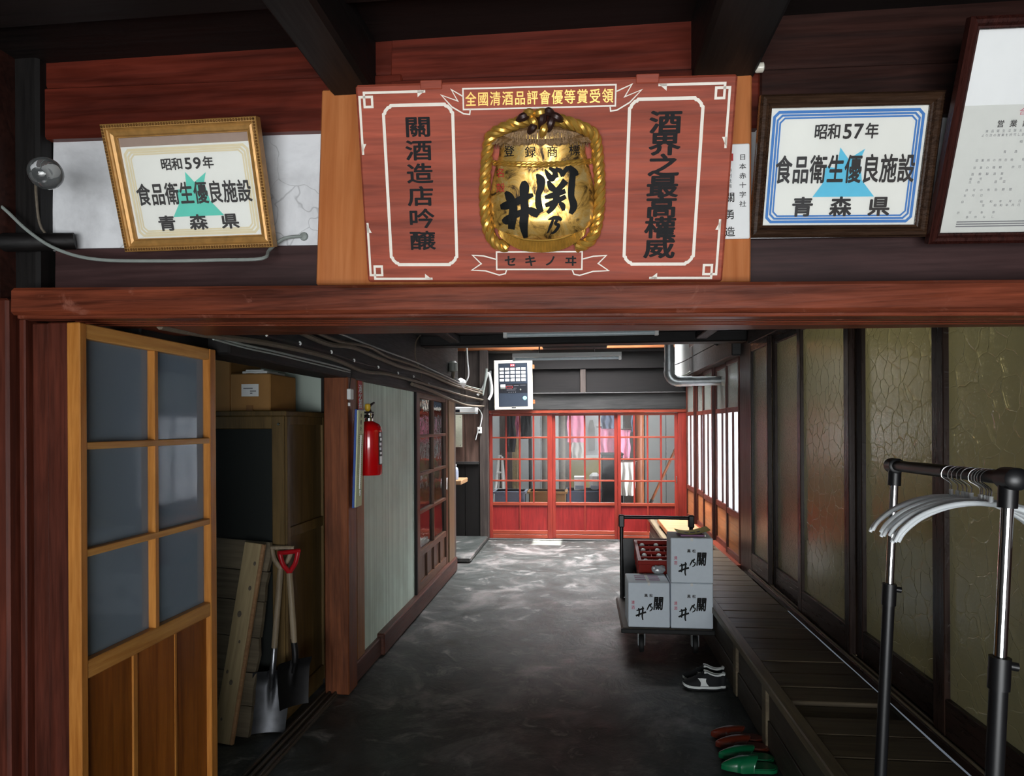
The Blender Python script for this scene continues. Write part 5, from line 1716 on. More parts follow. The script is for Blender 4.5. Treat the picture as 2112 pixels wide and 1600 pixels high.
# ================================================================== STOVE PIPE AND SIDE OBJECTS
zc = 2.112
px_, py_ = 0.945, 7.5
t = thing('stove_pipe', 'galvanised stove pipe with an elbow running into the right wall', 'pipe', (px_, py_, zc))
MB().cyl((px_, py_, 2.30), (px_, py_, 4.05), 0.050, n=24).build('upright_pipe', 'galv', t, smooth=True)
MB().cyl((px_, py_, zc + .10), (px_, py_, 2.32), 0.054, n=24).build('sleeve', 'galv', t, smooth=True)
pts = [(px_, py_, zc + .12)] + [(px_ + .10 * (1 - math.cos(R(a))), py_, zc + .10 - .10 * math.sin(R(a))) for a in range(0, 91, 10)] + [(px_ + .12, py_, zc)]
MB().tube(pts, [0.056 + (0.003 if k % 2 else 0) for k in range(len(pts))], 24).build('elbow', 'galv', t, smooth=True)
MB().cyl((px_ + .11, py_, zc), (px_ + .24, py_, zc), 0.055, n=24).build('sleeve', 'galv', t, smooth=True)
MB().cyl((px_ + .22, py_, zc), (1.50, py_, zc), 0.050, n=24).build('horizontal_pipe', 'galv', t, smooth=True)
a, b = on_y(8.6, 1392, 778), on_y(8.6, 1421, 722)
t = thing('white_duct', 'bright white sheet-metal duct behind the stove pipe', 'duct', tuple(a))
MB().grid(lambda u, v: (a.x + (b.x - a.x) * u, 8.6 - 0.06 * math.sin(math.pi * u), a.z - .03 + .10 * u + (b.z - a.z + .3) * v), 10, 6).build('sheet', 'white_plastic', t, smooth=True)
MB().cyl((a.x, 8.62, a.z - .03), (b.x + .02, 8.62, a.z + .07), 0.012, n=8).build('edge_rod', 'grey_plastic', t)
t = thing('fuse_knob', 'small black knob with wires on the grey soffit beam', 'switch', (1.34, 7.3, 2.42))
MB().ball((1.345, 7.0, 2.47), 0.03, 0.045, 0.04, 10, 7).build('knob', 'black_plastic', t, smooth=True)
MB().tube(smooth_path([(1.34, 7.0, 2.45), (1.20, 7.2, 2.38), (1.1, 7.6, 2.33), (1.0, 8.2, 2.32)], 5), 0.006, 6).build('wire', 'cable_black', t, smooth=True)
MB().tube(smooth_path([(1.345, 7.0, 2.50), (1.33, 6.6, 2.56), (1.33, 6.36, 2.58)], 5), 0.005, 6).build('wire', 'cable_grey', t, smooth=True)

# blond low table by the far windows
q0, q1, q2 = on_z(.45, 1355, 1074), on_z(.45, 1425, 1076), on_z(.45, 1395, 1108)
t = thing('low_table', 'blond wooden low table on the far end of the plank step', 'table', (1.15, 8.0, 0.36))
MB().box((0.95, 7.2, 0.425), (1.34, 8.75, 0.452), 0.004).build('tabletop', 'bench_far', t)
for x in (0.985, 1.305):
    for y_ in (7.25, 8.70):
        MB().box((x - .02, y_ - .02, 0.355), (x + .02, y_ + .02, 0.425), 0.003).build('leg', 'bench_far', t)
MB().box((0.945, 7.19, 0.405), (0.955, 8.76, 0.456), 0.002).build('edge_board', 'orange_and_glow', t)

# ================================================================== HAND TRUCK WITH CARTONS
t = thing('hand_truck', 'black platform hand truck loaded with white cartons', 'hand truck', (0.6, 5.3, 0))
MB().box((0.275, 4.87, 0.165), (0.915, 5.74, 0.205), 0.012).build('platform', 'riser', t)
MB().box((0.270, 4.865, 0.17), (0.920, 4.885, 0.20), 0.004).build('bumper', 'black_rubber', t)
mb = MB()
mb.tube(smooth_path([(0.325, 5.72, 0.20), (0.325, 5.73, 0.60), (0.325, 5.74, 0.83)], 4), 0.016, 12)
mb.build('upright', 'black_plastic', t, smooth=True)
MB().tube([(0.895, 5.72, 0.20), (0.895, 5.73, 0.60), (0.895, 5.74, 0.83)], 0.016, 12).build('upright', 'black_plastic', t, smooth=True)
MB().tube([(0.31, 5.74, 0.875), (0.91, 5.74, 0.870)], 0.016, 12).build('handle_bar', 'black_plastic', t, smooth=True)
for x in (0.325, 0.895):
    MB().box((x - .024, 5.715, 0.79), (x + .024, 5.765, 0.895), 0.008).build('corner_joint', 'black_plastic', t)
MB().box((0.33, 5.722, 0.21), (0.89, 5.738, 0.70), 0.004).build('back_sheet', 'black_plastic', t)
for x in (0.42, 0.80):
    for y_ in (4.99, 5.62):
        w = MB().lathe([(0.03, -0.016), (0.058, -0.016), (0.062, -0.010), (0.062, 0.010), (0.058, 0.016), (0.03, 0.016)], n=20, m=Matrix.Translation((x, y_, 0.063)) @ Matrix.Rotation(R(90), 4, 'Y')).build('wheel', 'black_rubber', t, smooth=True)
        MB().box((x - .026, y_ - .03, 0.055), (x - .020, y_ + .03, 0.165), 0.002).build('caster_fork', 'galv', w)
        MB().box((x + .020, y_ - .03, 0.055), (x + .026, y_ + .03, 0.165), 0.002).build('caster_fork', 'galv', w)
        MB().box((x - .04, y_ - .045, 0.150), (x + .04, y_ + .045, 0.165), 0.002).build('caster_plate', 'galv', w)


def make_carton(label, x, y_, z, yaw=0.0, w=0.292, h=0.318, d=0.30):
    m = Matrix.Translation((x, y_, z)) @ Matrix.Rotation(R(yaw), 4, 'Z') @ Matrix.Rotation(R(90), 4, 'X')
    t = thing('sake_carton', label, 'box', m, group='white cartons on the hand truck')
    MB().box((0, 0, -d), (w, h, 0), 0.005).build('body', 'box_white', t, True)
    letters(t, 'ink', [('黒', w * .43, h * .715, w * .085, w * .085), ('松', w * .55, h * .715, w * .085, w * .085)], bold=0.03)
    letters(t, 'pink_ink', [('清', w * .115, h * .555, w * .085, w * .095), ('酒', w * .115, h * .445, w * .085, w * .095)], bold=0.01, name='red_lettering')
    letters(t, 'black_paint', [('關', w * .725, h * .545, w * .245, h * .315)], bold=0.035, name='brush_lettering', shear=0.08)
    s = lambda pts: [((735 + 0 * q[0] + q[0] - 735 - 735) / 580 * w, (840 - q[1]) / 630 * h, q[2] / 580 * w) for q in pts]
    st = [[(1000, 590, 10), (1040, 520, 12), (1065, 500, 16)], [(1035, 510, 14), (1010, 560, 16), (995, 600, 8)], [(1060, 500, 16), (1045, 545, 16), (1070, 555, 16), (1060, 590, 18), (1030, 610, 10)],
          [(850, 605, 12), (900, 590, 24), (955, 570, 22)], [(840, 680, 22), (870, 668, 26), (920, 645, 24), (985, 625, 26)], [(880, 570, 20), (890, 620, 22), (880, 690, 20)], [(935, 545, 16), (938, 600, 24), (930, 680, 22), (938, 735, 18)]]
    brush(t, 'black_paint', [s(k) for k in st[:3]])
    brush(t, 'black_paint', [s(k) for k in st[3:]])
    MB().box((w * .47, h - .02, -d - 0.0006), (w * .53, h + 0.0008, 0.0006)).build('tape', 'white_plastic', t, True)
    mb = MB()
    for k in range(3):
        mb.box((w * .2, h, -d * (.25 + k * .2)), (w * .46, h + .0007, -d * (.35 + k * .2)))
        mb.box((w * .54, h, -d * (.25 + k * .2)), (w * .8, h + .0007, -d * (.35 + k * .2)))
    mb.build('lid_print', 'purple_card', t, True)
    return t


make_carton('white sake carton standing alone at the left front of the hand truck', 0.322, 4.895, 0.206, 0.5)
make_carton('white sake carton under another one, right front of the hand truck', 0.620, 4.895, 0.206, -0.5)
make_carton('white sake carton on top, under the yellow flyer', 0.622, 4.90, 0.526, -1.5)
t = thing('flyer', 'curling yellow-green flyer on the topmost white carton', 'paper', (0.78, 5.0, 0.845))
def fly(u, v, o=0.0):
    return (0.675 + 0.235 * u, 4.93 + 0.20 * v + 0.02 * u, 0.862 + 0.022 * abs(2 * u - .75) ** 1.6 + o)
mb = MB().grid(lambda u, v: fly(u, v), 14, 4)
mb.grid(lambda u, v: fly(u, v, -0.0012), 14, 4)
mb.build('sheet', 'yellow_paper', t)
mb = MB()
for k, (a, b) in enumerate(((.25, .38), (.42, .58), (.62, .72))):
    mb.grid(lambda u, v: (lambda q: (q[0], q[1], q[2] + .001))(fly(a + (b - a) * u, .30 + .15 * v)), 2, 1)
mb.build('flyer_print', 'ink', t, fix=False)
t = thing('mauve_card', 'mauve card lying under the yellow-green flyer', 'card', (0.8, 5.03, 0.846))
MB().box((0.70, 4.955, 0.8455), (0.865, 5.12, 0.8575), 0.002).build('card_stack', 'purple_card', t)
MB().box((0.866, 4.95, 0.8455), (0.876, 5.10, 0.861), 0.002).build('white_edge', 'white_paper', t)


def crate(label, m, W_=0.335, D_=0.42, H_=0.24):
    t = thing('bottle_crate', label, 'crate', m, group='red bottle crates on the hand truck')
    T_ = 0.012
    L = dict(local=True)
    for y_ in (0, D_ - T_):
        bx('side_wall', (0, y_, 0), (W_, y_ + T_, H_), 'red_plastic', t, .003, **L)
        bx('rim', (-.008, y_ - .008, H_ - .035), (W_ + .008, y_ + T_ + .008, H_), 'red_plastic', t, .004, **L)
    for x in (0, W_ - T_):
        bx('side_wall', (x, T_, 0), (x + T_, D_ - T_, H_), 'red_plastic', t, .003, **L)
        bx('rim', (x - .008, .0, H_ - .035), (x + T_ + .008, D_, H_), 'red_plastic', t, .004, **L)
        for k in range(4): bx('rib', (x - .006, .05 + k * .1, .02), (x + T_ + .006, .06 + k * .1, H_ - .04), 'red_plastic', t, .002, **L)
    bx('base', (T_, T_, 0), (W_ - T_, D_ - T_, .012), 'red_plastic', t, .002, **L)
    for k in range(1, 4): bx('divider', (T_, D_ * k / 4 - .004, .012), (W_ - T_, D_ * k / 4 + .004, H_ - .012), 'red_plastic', t, .002, **L)
    for k in range(1, 3): bx('divider', (W_ * k / 3 - .004, T_, .012), (W_ * k / 3 + .004, D_ - T_, H_ - .03), 'red_plastic', t, .002, **L)
    return t


cm = Matrix.Translation((0.425, 5.245, 0.206))
crate('red bottle crate at the bottom, behind the white cartons', cm)
cm2 = Matrix.Translation((0.425, 5.262, 0.455)) @ Matrix.Rotation(R(12), 4, 'X')
crate('tilted red bottle crate on top with white bottle caps showing', cm2, D_=0.42, H_=0.165)
first = None
for j in range(4):
    for i in range(3):
        p = cm2 @ Vector((0.335 * (i + .5) / 3, 0.42 * (j + .5) / 4, 0))
        if first is None:
            t = thing('sake_bottle', 'small bottle with a white cap in the tilted red crate', 'bottle', cm2 @ Matrix.Translation((0.335 * (i + .5) / 3, 0.42 * (j + .5) / 4, -0.015)), group='bottles in the tilted red crate')
            MB().lathe([(0.034, 0), (0.036, .004), (0.036, .10), (0.026, .125), (0.015, .135)], n=14).build('glass_body', 'dark_fascia', t, True, smooth=True)
            MB().lathe([(0.017, .130), (0.019, .134), (0.019, .160), (0.013, .167), (0.003, .169)], n=16).build('cap', 'white_plastic', t, True, smooth=True)
            first = t
            t['label'] = 'white-capped bottle in the left file of the front row of the tilted red crate'
        else:
            c_ = copy_tree(first)
            c_['label'] = 'white-capped bottle in the %s file of the %s row of the tilted red crate' % (('left', 'middle', 'right')[i], ('front', 'second', 'third', 'rear')[j])
            c_.matrix_world = cm2 @ Matrix.Translation((0.335 * (i + .5) / 3, 0.42 * (j + .5) / 4, -0.015))
t = thing('plastic_bag', 'crumpled clear plastic bag between the red crate and the cartons', 'bag', (0.56, 5.2, 0.53))
mb = MB().ball((0.570, 5.212, 0.555), 0.050, 0.022, 0.034, 26, 18)
mb.v = [tuple(Vector(v) + 0.010 * noise.noise_vector(Vector(v) * 28) + 0.006 * noise.noise_vector(Vector(v) * 75)) for v in mb.v]
mb.build('film', 'bag', t, smooth=True)

# ================================================================== FOOTWEAR
def slipper(label, x, y_, yaw, m, lin, group):
    """toe toward -x"""
    t = thing('slipper', label, 'slipper', Matrix.Translation((x, y_, 0.0)) @ Matrix.Rotation(R(yaw), 4, 'Z'), group=group)
    Ln = 0.262

    def half(s_):   # outline half width along 0 (toe) .. 1 (heel)
        return 0.046 * (math.sin(math.pi * min(s_ / .60, 1) * .5) ** .6 if s_ < .30 else 1) * (1 - 0.14 * math.sin(math.pi * max(s_ - .35, 0) / .65)) * (math.sqrt(max(1 - ((s_ - .82) / .18) ** 2, 0)) if s_ > .82 else 1) * (1.0 if s_ > .3 else 1.0)
    N = 28
    S_ = [0.5 - 0.5 * math.cos(math.pi * k / N) for k in range(N + 1)]
    out = [(-Ln / 2 + Ln * s_, half(s_) if 0 < k < N else 0.0005) for k, s_ in enumerate(S_)]
    poly = out + [(a, -b) for a, b in reversed(out)]
    MB().prism(poly, 0.0, 0.016).build('sole', m, t, True, smooth=True)
    inner = [(a * .93, b * .88) for a, b in poly]
    MB().prism(inner, 0.016, 0.0195).build('insole', m if lin is None else m, t, True, smooth=True)
    e0 = 0.54

    def up(u, v, off=0.0):
        s_ = 0.004 + (e0 + 0.10 * (math.cos(math.pi * (u - .5) * 2) * .5 + .5) * 1.0) * v
        w = half(s_) + 0.002 - off
        a = math.pi * u
        hgt = (0.018 + 0.046 * math.sin(min(s_ / .58, 1) * math.pi / 2) ** 0.75) - off
        return (-Ln / 2 + Ln * s_ + off * .3, -w * math.cos(a), 0.004 + hgt * math.sin(a) ** .62)
    mb = MB().grid(lambda u, v: up(u, v), 20, 18)
    mb.build('upper', m, t, True, smooth=True, fix=False)
    MB().grid(lambda u, v: up(u, v, 0.004), 20, 18).build('lining', lin, t, True, smooth=True, fix=False)
    MB().tube([up(k / 20, 1.0, .002) for k in range(21)], 0.0035, 6).build('edge_piping', m, t, True, smooth=True)
    return t


slipper('brown slipper farthest from the camera, first of the four slippers', 0.800, 3.660, -9, 'slip_red', 'slip_in', 'slippers by the plank step')
slipper('brown slipper next to the green ones', 0.803, 3.555, -5, 'slip_red', 'slip_in', 'slippers by the plank step')
slipper('green slipper next to the brown ones', 0.795, 3.440, -3, 'slip_green', 'slip_in_g', 'slippers by the plank step')
slipper('green slipper nearest the camera, last of the four slippers', 0.786, 3.338, 2, 'slip_green', 'slip_in_g', 'slippers by the plank step')


def sneaker(label, x, y_, yaw):
    t = thing('sneaker', label, 'shoe', Matrix.Translation((x, y_, 0.0)) @ Matrix.Rotation(R(yaw), 4, 'Z'), group='sneakers by the plank step')
    Ln = 0.262

    def half(s_): return 0.012 + 0.036 * math.sin(math.pi * min(max(s_ * 1.0 + .12, 0), 1)) ** .5 - 0.006 * math.sin(math.pi * s_) ** 4 * (s_ > .4)
    N = 24
    S_ = [0.5 - 0.5 * math.cos(math.pi * k / N) for k in range(N + 1)]
    def hz(s_): return half(s_) * (math.sqrt(max(1 - ((s_ - .12) / .12) ** 2, 0)) if s_ < .12 else math.sqrt(max(1 - ((s_ - .92) / .08) ** 2, 0)) if s_ > .92 else 1)
    out = [(-Ln / 2 + Ln * s_, max(hz(s_), .0005)) for s_ in S_]
    poly = out + [(a, -b) for a, b in reversed(out)]
    mb = MB()
    n = len(poly)
    toe = lambda x_: 0.012 * max(0, (-x_ - 0.07) / 0.06) ** 2
    mb.add([(a, b, toe(a)) for a, b in poly] + [(a, b, 0.022 + toe(a)) for a, b in poly],
           [list(range(n))[::-1], list(range(n, 2 * n))] + [[i, (i + 1) % n, n + (i + 1) % n, n + i] for i in range(n)])
    mb.build('sole', 'shoe_white', t, True, smooth=True)
    mb = MB()
    mb.add([(a * 1.003, b * 1.02, toe(a) - .001) for a, b in poly] + [(a * 1.003, b * 1.02, 0.007 + toe(a)) for a, b in poly],
           [list(range(n))[::-1], list(range(n, 2 * n))] + [[i, (i + 1) % n, n + (i + 1) % n, n + i] for i in range(n)])
    mb.build('outsole', 'shoe_black', t, True, smooth=True)

    def top(s_): return 0.034 + 0.030 * min(s_ / .3, 1) + (0.040 * min(max((s_ - .28) / .25, 0), 1)) - 0.022 * max(0, math.sin(math.pi * min(max((s_ - .52) / .46, 0), 1))) - 0.010 * max(0, (s_ - .7) / .3) - (0.0 if s_ < .9 else .0)

    def upf(u, v):
        s_ = S_[int(round(v * N))]
        w = hz(s_) * .97
        a = math.pi * u
        H_ = top(s_)
        open_ = 1.0 if s_ < .50 or s_ > .97 else 0.0
        z = H_ * (math.sin(a) ** .45)
        yy_ = -w * math.cos(a) * (1.0)
        if not open_:
            # throat: the sides rise and stop, leaving an opening
            q = min(max((abs(u - .5) - .14) / .36, 0), 1)
            z = H_ * (1 - q ** 2.5)
            yy_ = math.copysign(w * (.42 + .58 * q ** .5), u - .5)
        return (-Ln / 2 + Ln * s_, yy_, max(0.02 + toe(-Ln / 2 + Ln * s_), z + .004))
    g_ = MB().grid(upf, 24, N)
    g_.build('upper', 'shoe_black', t, True, smooth=True)
    # white collar lining
    for sg_ in (-1, 1):
        pts = [(-Ln / 2 + Ln * s_, sg_ * hz(s_) * .44, top(s_) + .003) for s_ in (0.50, .58, .66, .74, .82, .90, .955)]
        MB().tube(smooth_path(pts, 4), 0.0075, 8).build('collar', 'shoe_white', t, True, smooth=True)
    MB().tube(smooth_path([(-Ln / 2 + Ln * .950, -.018, top(.95) + .003), (-Ln / 2 + Ln * .968, 0, top(.95) + .006), (-Ln / 2 + Ln * .950, .018, top(.95) + .003)], 4), 0.0075, 10).build('heel_collar', 'shoe_white', t, True, smooth=True)
    MB().grid(lambda u, v: (-Ln / 2 + Ln * (.42 + .13 * v), (-.017 + .034 * u), 0.086 + .020 * v - .012 * (2 * u - 1) ** 2), 8, 6).build('tongue', 'shoe_white', t, True, smooth=True)
    mb = MB()
    for k in range(5):
        s_ = .30 + k * .045
        mb.tube([(-Ln / 2 + Ln * s_, -.022, top(s_) - .004), (-Ln / 2 + Ln * (s_ + .01), 0, top(s_) + .006), (-Ln / 2 + Ln * s_, .022, top(s_) - .004)], 0.003, 6)
    mb.build('laces', 'shoe_black', t, True)
    # white side flash: a flared patch between the sole and the laces
    for sg_ in (-1, 1):
        def flash(u, v):
            s_ = .50 - .06 * v + (u - .5) * (.13 + .07 * abs(2 * v - 1) ** 2)
            z = 0.026 + 0.046 * v
            w = hz(s_) * .97
            H_ = top(s_)
            return (-Ln / 2 + Ln * s_, sg_ * (w * (1.0 - .25 * (z / H_) ** 3) + .0035), z)
        MB().grid(flash, 8, 8).build('side_flash', 'shoe_white', t, True, smooth=True)
    return t


sneaker('black sneaker with white sole and side flash, nearer of the pair', 0.752, 4.345, -4)
sneaker('black sneaker behind its pair, only its white collar showing', 0.768, 4.455, -6)

# ================================================================== GARMENT RACK
Mr = lambda p: Vector(p)
tilt = 0.05
A, B = Vector((0.872, 2.0, 1.530)), Vector((0.795, 1.36, 1.545))
def down(P, z): return Vector((P.x - (P.z - z) * tilt, P.y, z))
t = thing('garment_rack', 'black and chrome garment rack in the right foreground', 'clothes rack', (0.8, 1.7, 0))
dirv = (B - A).normalized()
MB().cyl(A, B, 0.0135, n=16).build('bar', 'black_plastic', t, smooth=True)
MB().cyl(A + dirv * .05, A + dirv * .36, 0.0150, n=16).build('bar_sleeve', 'black_plastic', t, smooth=True)
for P, s_ in ((A, -1), (B, 1)):
    MB().lathe([(0.018, -0.030), (0.021, -0.028), (0.0215, 0.0), (0.021, 0.020), (0.014, 0.026), (0.002, 0.027)], n=20, m=Matrix.Translation(P + dirv * s_ * 0.012) @ (dirv * s_).to_track_quat('Z', 'Y').to_matrix().to_4x4()).build('end_joint', 'black_plastic', t, smooth=True)
    MB().cyl(down(P, P.z - .005), down(P, P.z - .055), 0.0165, n=16).build('joint_neck', 'black_plastic', t, smooth=True)
    MB().cyl(down(P, P.z - .05), down(P, 1.16), 0.0108, n=16).build('chrome_pole', 'steel', t, smooth=True)
    zj = 1.195 if P is A else 1.205
    MB().cyl(down(P, zj + .005), down(P, zj - .055), 0.0185, n=16).build('clamp_collar', 'black_plastic', t, smooth=True)
    MB().cyl(down(P, zj - .01) + Vector((0.012, 0, 0)), down(P, zj - .012) + Vector((0.030, -.004, 0)), 0.008, n=10).build('clamp_knob', 'black_plastic', t, smooth=True)
    MB().cyl(down(P, zj - .05), down(P, 0.06), 0.0155, n=16).build('lower_pole', 'black_plastic', t, smooth=True)
    f = down(P, 0.05)
    MB().cyl(f + Vector((-.22, 0, 0)), f + Vector((.10, 0, 0)), 0.0125, n=12).build('foot_bar', 'black_plastic', t, smooth=True)
    for dx in (-.20, .08):
        w = MB().lathe([(0.008, -.008), (0.019, -.008), (0.020, 0), (0.019, .008), (0.008, .008)], n=14, m=Matrix.Translation((f.x + dx, f.y, 0.020)) @ Matrix.Rotation(R(90), 4, 'Y')).build('caster', 'black_rubber', t, smooth=True)
        MB().cyl((f.x + dx, f.y, 0.03), (f.x + dx, f.y, 0.05), 0.006, n=8).build('caster_stem', 'steel', w)
MB().cyl(down(A, 0.12), down(B, 0.12), 0.0125, n=12).build('lower_bar', 'black_plastic', t, smooth=True)

# hangers
def make_hanger():
    t = thing('clothes_hanger', 'white plastic hanger', 'hanger', None, group='white hangers on the garment rack')
    pts = [(-.162, 0, -.140), (-.150, 0, -.118), (-.120, 0, -.088), (-.08, 0, -.065), (-.04, 0, -.053), (0, 0, -.050), (.04, 0, -.053), (.08, 0, -.065), (.120, 0, -.088), (.150, 0, -.118), (.162, 0, -.140)]
    P = smooth_path(pts, 4)
    MB().tube(P, [0.0042 + 0.0012 * math.sin(math.pi * k / (len(P) - 1)) for k in range(len(P))], 10, flat=1.0).build('arms', 'hanger', t, True, smooth=True)
    MB().cyl((0, 0, -.052), (0, 0, -.034), 0.0042, n=10).build('neck', 'hanger', t, True, smooth=True)
    hk = [(0, 0, -.035), (0, 0, -.018), (0.004, 0, -.010)] + [(0.0165 * math.cos(R(a)), 0, 0.0015 + 0.0175 * math.sin(R(a))) for a in range(-60, 205, 20)]
    hk = [(0, 0, -.035), (0, 0, -.022), (-0.008, 0, -.014)] + [(-0.0185 * math.cos(R(a)), 0, 0.0 + 0.0185 * math.sin(R(a))) for a in range(-25, 190, 18)]
    MB().tube(smooth_path(hk, 3), 0.0014, 6).build('hook', 'wire', t, True, smooth=True)
    return t


hg0 = make_hanger()
HG = [(0.591, 9), (0.648, 3), (0.679, -1), (0.72, -5), (0.753, 2), (0.809, 6), (0.833, -3), (0.853, 0), (0.872, -6), (0.895, -9)]
HL = ['first white hanger along the bar, set apart on the far side', 'second white hanger from the far end of the bar', 'third white hanger from the far end of the bar', 'fourth white hanger from the far end of the bar', 'fifth white hanger, near the middle of the row',
      'sixth white hanger, its hook standing wide on the bar', 'seventh white hanger, first of the tight cluster', 'eighth white hanger in the tight cluster by the near pole', 'ninth white hanger in the tight cluster by the near pole', 'last white hanger, closest to the near pole']
base_yaw = math.degrees(math.atan2(dirv.y, dirv.x)) + 90
for k, (q, dy) in enumerate(HG):
    o = hg0 if k == 0 else copy_tree(hg0)
    P = A + (B - A) * q
    o.matrix_world = Matrix.Translation(P + Vector((0, 0, -0.004 + 0.0155 - 0.0165 + 0.0))) @ Matrix.Rotation(R(base_yaw + dy - 22), 4, 'Z') @ Matrix.Rotation(R(2.5 * math.sin(k * 2.3)), 4, 'Y')
    o['label'] = HL[k]

# ================================================================== WORKSHOP THINGS BEHIND THE RED DOORS
def at(y_, px, py): return on_y(y_, px, py)


def post(label, px0, px1, y_, m, r=None, z1=4.0):
    a, b = at(y_, px0, 900), at(y_, px1, 900)
    rr = (b.x - a.x) / 2
    t = thing('workshop_post', label, 'post', ((a.x + b.x) / 2, y_, 0))
    def fn(u, v):
        g_ = 2 * math.pi * u
        z = z1 * v
        k = rr * (1 + 0.08 * noise.noise(Vector((math.cos(g_) * 2, math.sin(g_) * 2, z * 2))))
        return (k * math.cos(g_), k * math.sin(g_), z)
    MB().grid(fn, 14, 30, closed_u=True).build('trunk', m, t, True, smooth=True)
    MB().cyl((0, 0, 0), (0, 0, 0.06), rr * 1.3, n=14).build('footing', 'concrete', t, True)


post('grey-brown round post behind the left red door', 1117, 1131, 11.2, 'bark')
post('rough grey post behind the left stile of the middle door', 1152, 1166, 11.4, 'bark')
post('dark brown post behind the right red door', 1308, 1328, 11.0, 'post_red')
post('thin pale post behind the second pane column', 1056, 1069, 11.8, 'pale_wood')
post('narrow black post behind the left red door', 1090, 1097, 11.6, 'black_z')


def cloth(name, label, cat, x0, x1, yt, yb, y_, m, fringe=True):
    a, b = at(y_, x0, yt), at(y_, x1, yb)
    t = thing(name, label, cat, ((a.x + b.x) / 2, y_, b.z))
    mb = MB()
    amp = 0.03
    for o in (0.0, 0.008):
        mb.grid(lambda u, v: (a.x + (b.x - a.x) * u + .01 * math.sin(9 * v + 5 * u), y_ + amp * math.sin(u * 14) * (1.2 - v) + o, b.z + (a.z - b.z) * v - (0.03 * random.random() if (fringe and v == 0) else 0)), 24, 12)
    mb.build('fabric', m, t)
    MB().cyl((a.x - .03, y_, a.z), (b.x + .03, y_, a.z), 0.010, n=8).build('hanging_rod', 'brown_z', t)
    MB().tube([((a.x + b.x) / 2, y_, a.z), ((a.x + b.x) / 2, y_, a.z + .5)], 0.004, 5).build('cord', 'cable_black', t)
    return t


cloth('paper_garland', 'pink fringed garland behind the middle red door, left one', 'garland', 1170, 1206, 845, 910, 12.2, 'pink')
cloth('paper_garland', 'grey-white fringe hanging below the left pink garland', 'garland', 1179, 1205, 906, 946, 12.3, 'white_cloth')
cloth('paper_garland', 'pink garland with a slate band, behind the right stile of the middle door', 'garland', 1234, 1270, 880, 932, 12.0, 'pink')
cloth('paper_garland', 'pink garland behind the first pane column of the right door', 'garland', 1272, 1300, 885, 942, 11.8, 'pink')
cloth('hanging_cloth', 'slate blue cloth above the middle pink garland', 'cloth', 1240, 1268, 850, 884, 11.9, 'cloth_blue', False)
cloth('hanging_cloth', 'slate blue cloth behind the second pane column of the right door', 'cloth', 1302, 1326, 850, 890, 11.6, 'cloth_blue', False)
cloth('hanging_cloth', 'black coat hanging behind the left red door', 'coat', 1043, 1063, 850, 932, 11.3, 'cloth_black', False)
cloth('hanging_cloth', 'black jacket hanging right of the black coat', 'coat', 1073, 1092, 850, 905, 11.3, 'cloth_black', False)
cloth('hanging_cloth', 'white apron hanging behind the right red door', 'cloth', 1279, 1310, 952, 1022, 10.9, 'white_cloth', False)
cloth('hanging_cloth', 'pink and navy sash hanging between the two black garments', 'cloth', 1063, 1071, 850, 900, 11.4, 'pink')
# folding ladder
t = thing('stepladder', 'white folding stepladder behind the left red door', 'ladder', (at(11.55, 1032, 1000).x, 11.55, 0))
pt_ = at(11.55, 1033, 942)
for (px, dy, nm) in ((1014, -.25, 'front_rail'), (1040, -.25, 'front_rail'), (1024, .35, 'rear_rail'), (1047, .35, 'rear_rail')):
    p = at(11.55 + dy, px, 1060)
    MB().tube([(p.x, 11.55 + dy, 0.0), (pt_.x + (p.x - pt_.x) * .25, 11.55, pt_.z)], 0.022, 8).build(nm, 'white_plastic', t)
for k in range(4):
    z = 0.28 + k * .28
    q = 1 - z / pt_.z * .75
    a, b = at(11.55, 1014, 1060).x, at(11.55, 1040, 1060).x
    MB().box((pt_.x + (a - pt_.x) * q, 11.55 - .25 * (1 - z / pt_.z) - .03, z - .012), (pt_.x + (b - pt_.x) * q, 11.55 - .25 * (1 - z / pt_.z) + .03, z + .012), 0.003).build('tread', 'white_plastic', t)


def tub(label, x0, x1, yt, y_, m, name='storage_tub', cat='tub'):
    a, b = at(y_, x0, yt), at(y_, x1, yt)
    t = thing(name, label, cat, ((a.x + b.x) / 2, y_ + .25, 0))
    w = b.x - a.x
    mb = MB()
    mb.prism([(-w * .44, -.2), (w * .44, -.2), (w * .44, .2), (-w * .44, .2)], 0, 0.02)
    o0, i0 = [(-w * .44, -.2), (w * .44, -.2), (w * .44, .2), (-w * .44, .2)], [(-w * .41, -.18), (w * .41, -.18), (w * .41, .18), (-w * .41, .18)]
    mb.ring(o0, i0, 0, a.z)
    mb.build('shell', m, t, True)
    MB().ring([(-w * .5, -.23), (w * .5, -.23), (w * .5, .23), (-w * .5, .23)], [(-w * .41, -.18), (w * .41, -.18), (w * .41, .18), (-w * .41, .18)], a.z - .03, a.z).build('rim', m, t, True)
    return t


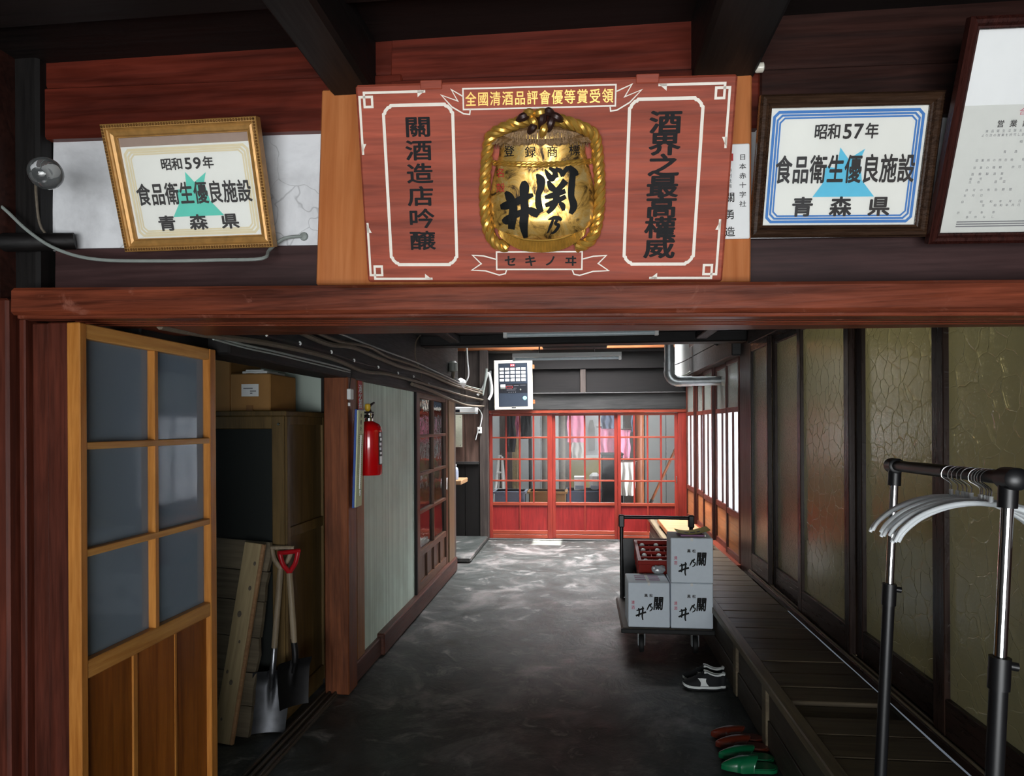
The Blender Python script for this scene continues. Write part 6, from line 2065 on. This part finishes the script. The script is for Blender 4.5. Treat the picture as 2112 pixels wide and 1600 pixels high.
tub('large grey-blue tub on the workshop floor behind the left red door', 1016, 1084, 1014, 10.4, 'tub')
tub('brown open crate beside the grey-blue tub', 1087, 1170, 1014, 10.6, 'card', 'open_crate', 'crate')
def block(name, label, cat, x0, x1, yt, yb, y_, m, d=.4, lid=None):
    a, b = at(y_, x0, yt), at(y_, x1, yb)
    z0 = max(b.z, 0)
    t = thing(name, label, cat, ((a.x + b.x) / 2, y_, z0))
    MB().box((a.x, y_, z0), (b.x, y_ + d, a.z), 0.015).build('body', m, t)
    MB().box((a.x - .012, y_ - .012, a.z - .03), (b.x + .012, y_ + d + .012, a.z), 0.006).build('top_edge', lid or m, t)
    return t
block('black_cupboard', 'black cupboard behind the right edge of the middle red door', 'cupboard', 1241, 1286, 935, 1100, 11.2, 'cloth_black')
block('khaki_screen', 'khaki low screen at the back of the workshop', 'screen', 1176, 1240, 944, 1100, 12.8, 'khaki', .06)
block('workbench', 'dark workbench behind the middle red door', 'workbench', 1168, 1240, 1012, 1100, 11.5, 'cloth_blue', .6)
zb_ = at(11.5, 1200, 1012).z
for (nm, lb, x0, x1, yt, m) in (('paper_carton', 'white box standing on the dark workbench', 1184, 1206, 983, 'white_paper'), ('scale', 'pale rounded machine on the dark workbench', 1216, 1238, 976, 'white_plastic')):
    a, b = at(11.6, x0, yt), at(11.6, x1, yt)
    t = thing(nm, lb, 'box' if m == 'white_paper' else 'machine', ((a.x + b.x) / 2, 11.7, zb_))
    MB().box((a.x, 11.6, zb_), (b.x, 11.85, a.z), 0.05 if m == 'white_plastic' else .006).build('body', m, t)
    MB().box((a.x + .02, 11.59, zb_ + .02), (b.x - .02, 11.602, zb_ + .08), 0.003).build('front_plate', 'tub', t)
t = thing('grey_panel', 'grey-white panel with a rounded dark outline behind the middle door', 'panel', facing((at(12.6, 1207, 930).x, 12.6, at(12.6, 1207, 938).z), 'S'))
w, h = at(12.6, 1233, 900).x - at(12.6, 1207, 900).x, at(12.6, 1207, 848).z - at(12.6, 1207, 938).z
MB().box((0, 0, 0), (w, h, 0.03), 0.004).build('sheet', 'wall_bright', t, True)
MB().prism([(w * .25, h * .1), (w * .75, h * .1), (w * .78, h * .6), (w * .62, h * .8), (w * .38, h * .8), (w * .22, h * .6)], 0.03, 0.036).build('outline_plate', 'grey_plastic', t, True)
t = thing('leaning_bar', 'dark bar leaning diagonally behind the right red door', 'pole', tuple(at(11.2, 1362, 1000)))
MB().tube([at(11.2, 1345, 1030), at(11.2, 1372, 972), at(11.3, 1398, 915)], 0.022, 8).build('shaft', 'post_red', t)
MB().cyl(at(11.2, 1345, 1030), at(11.2, 1341, 1040), 0.028, n=8).build('end_cap', 'black_rubber', t)
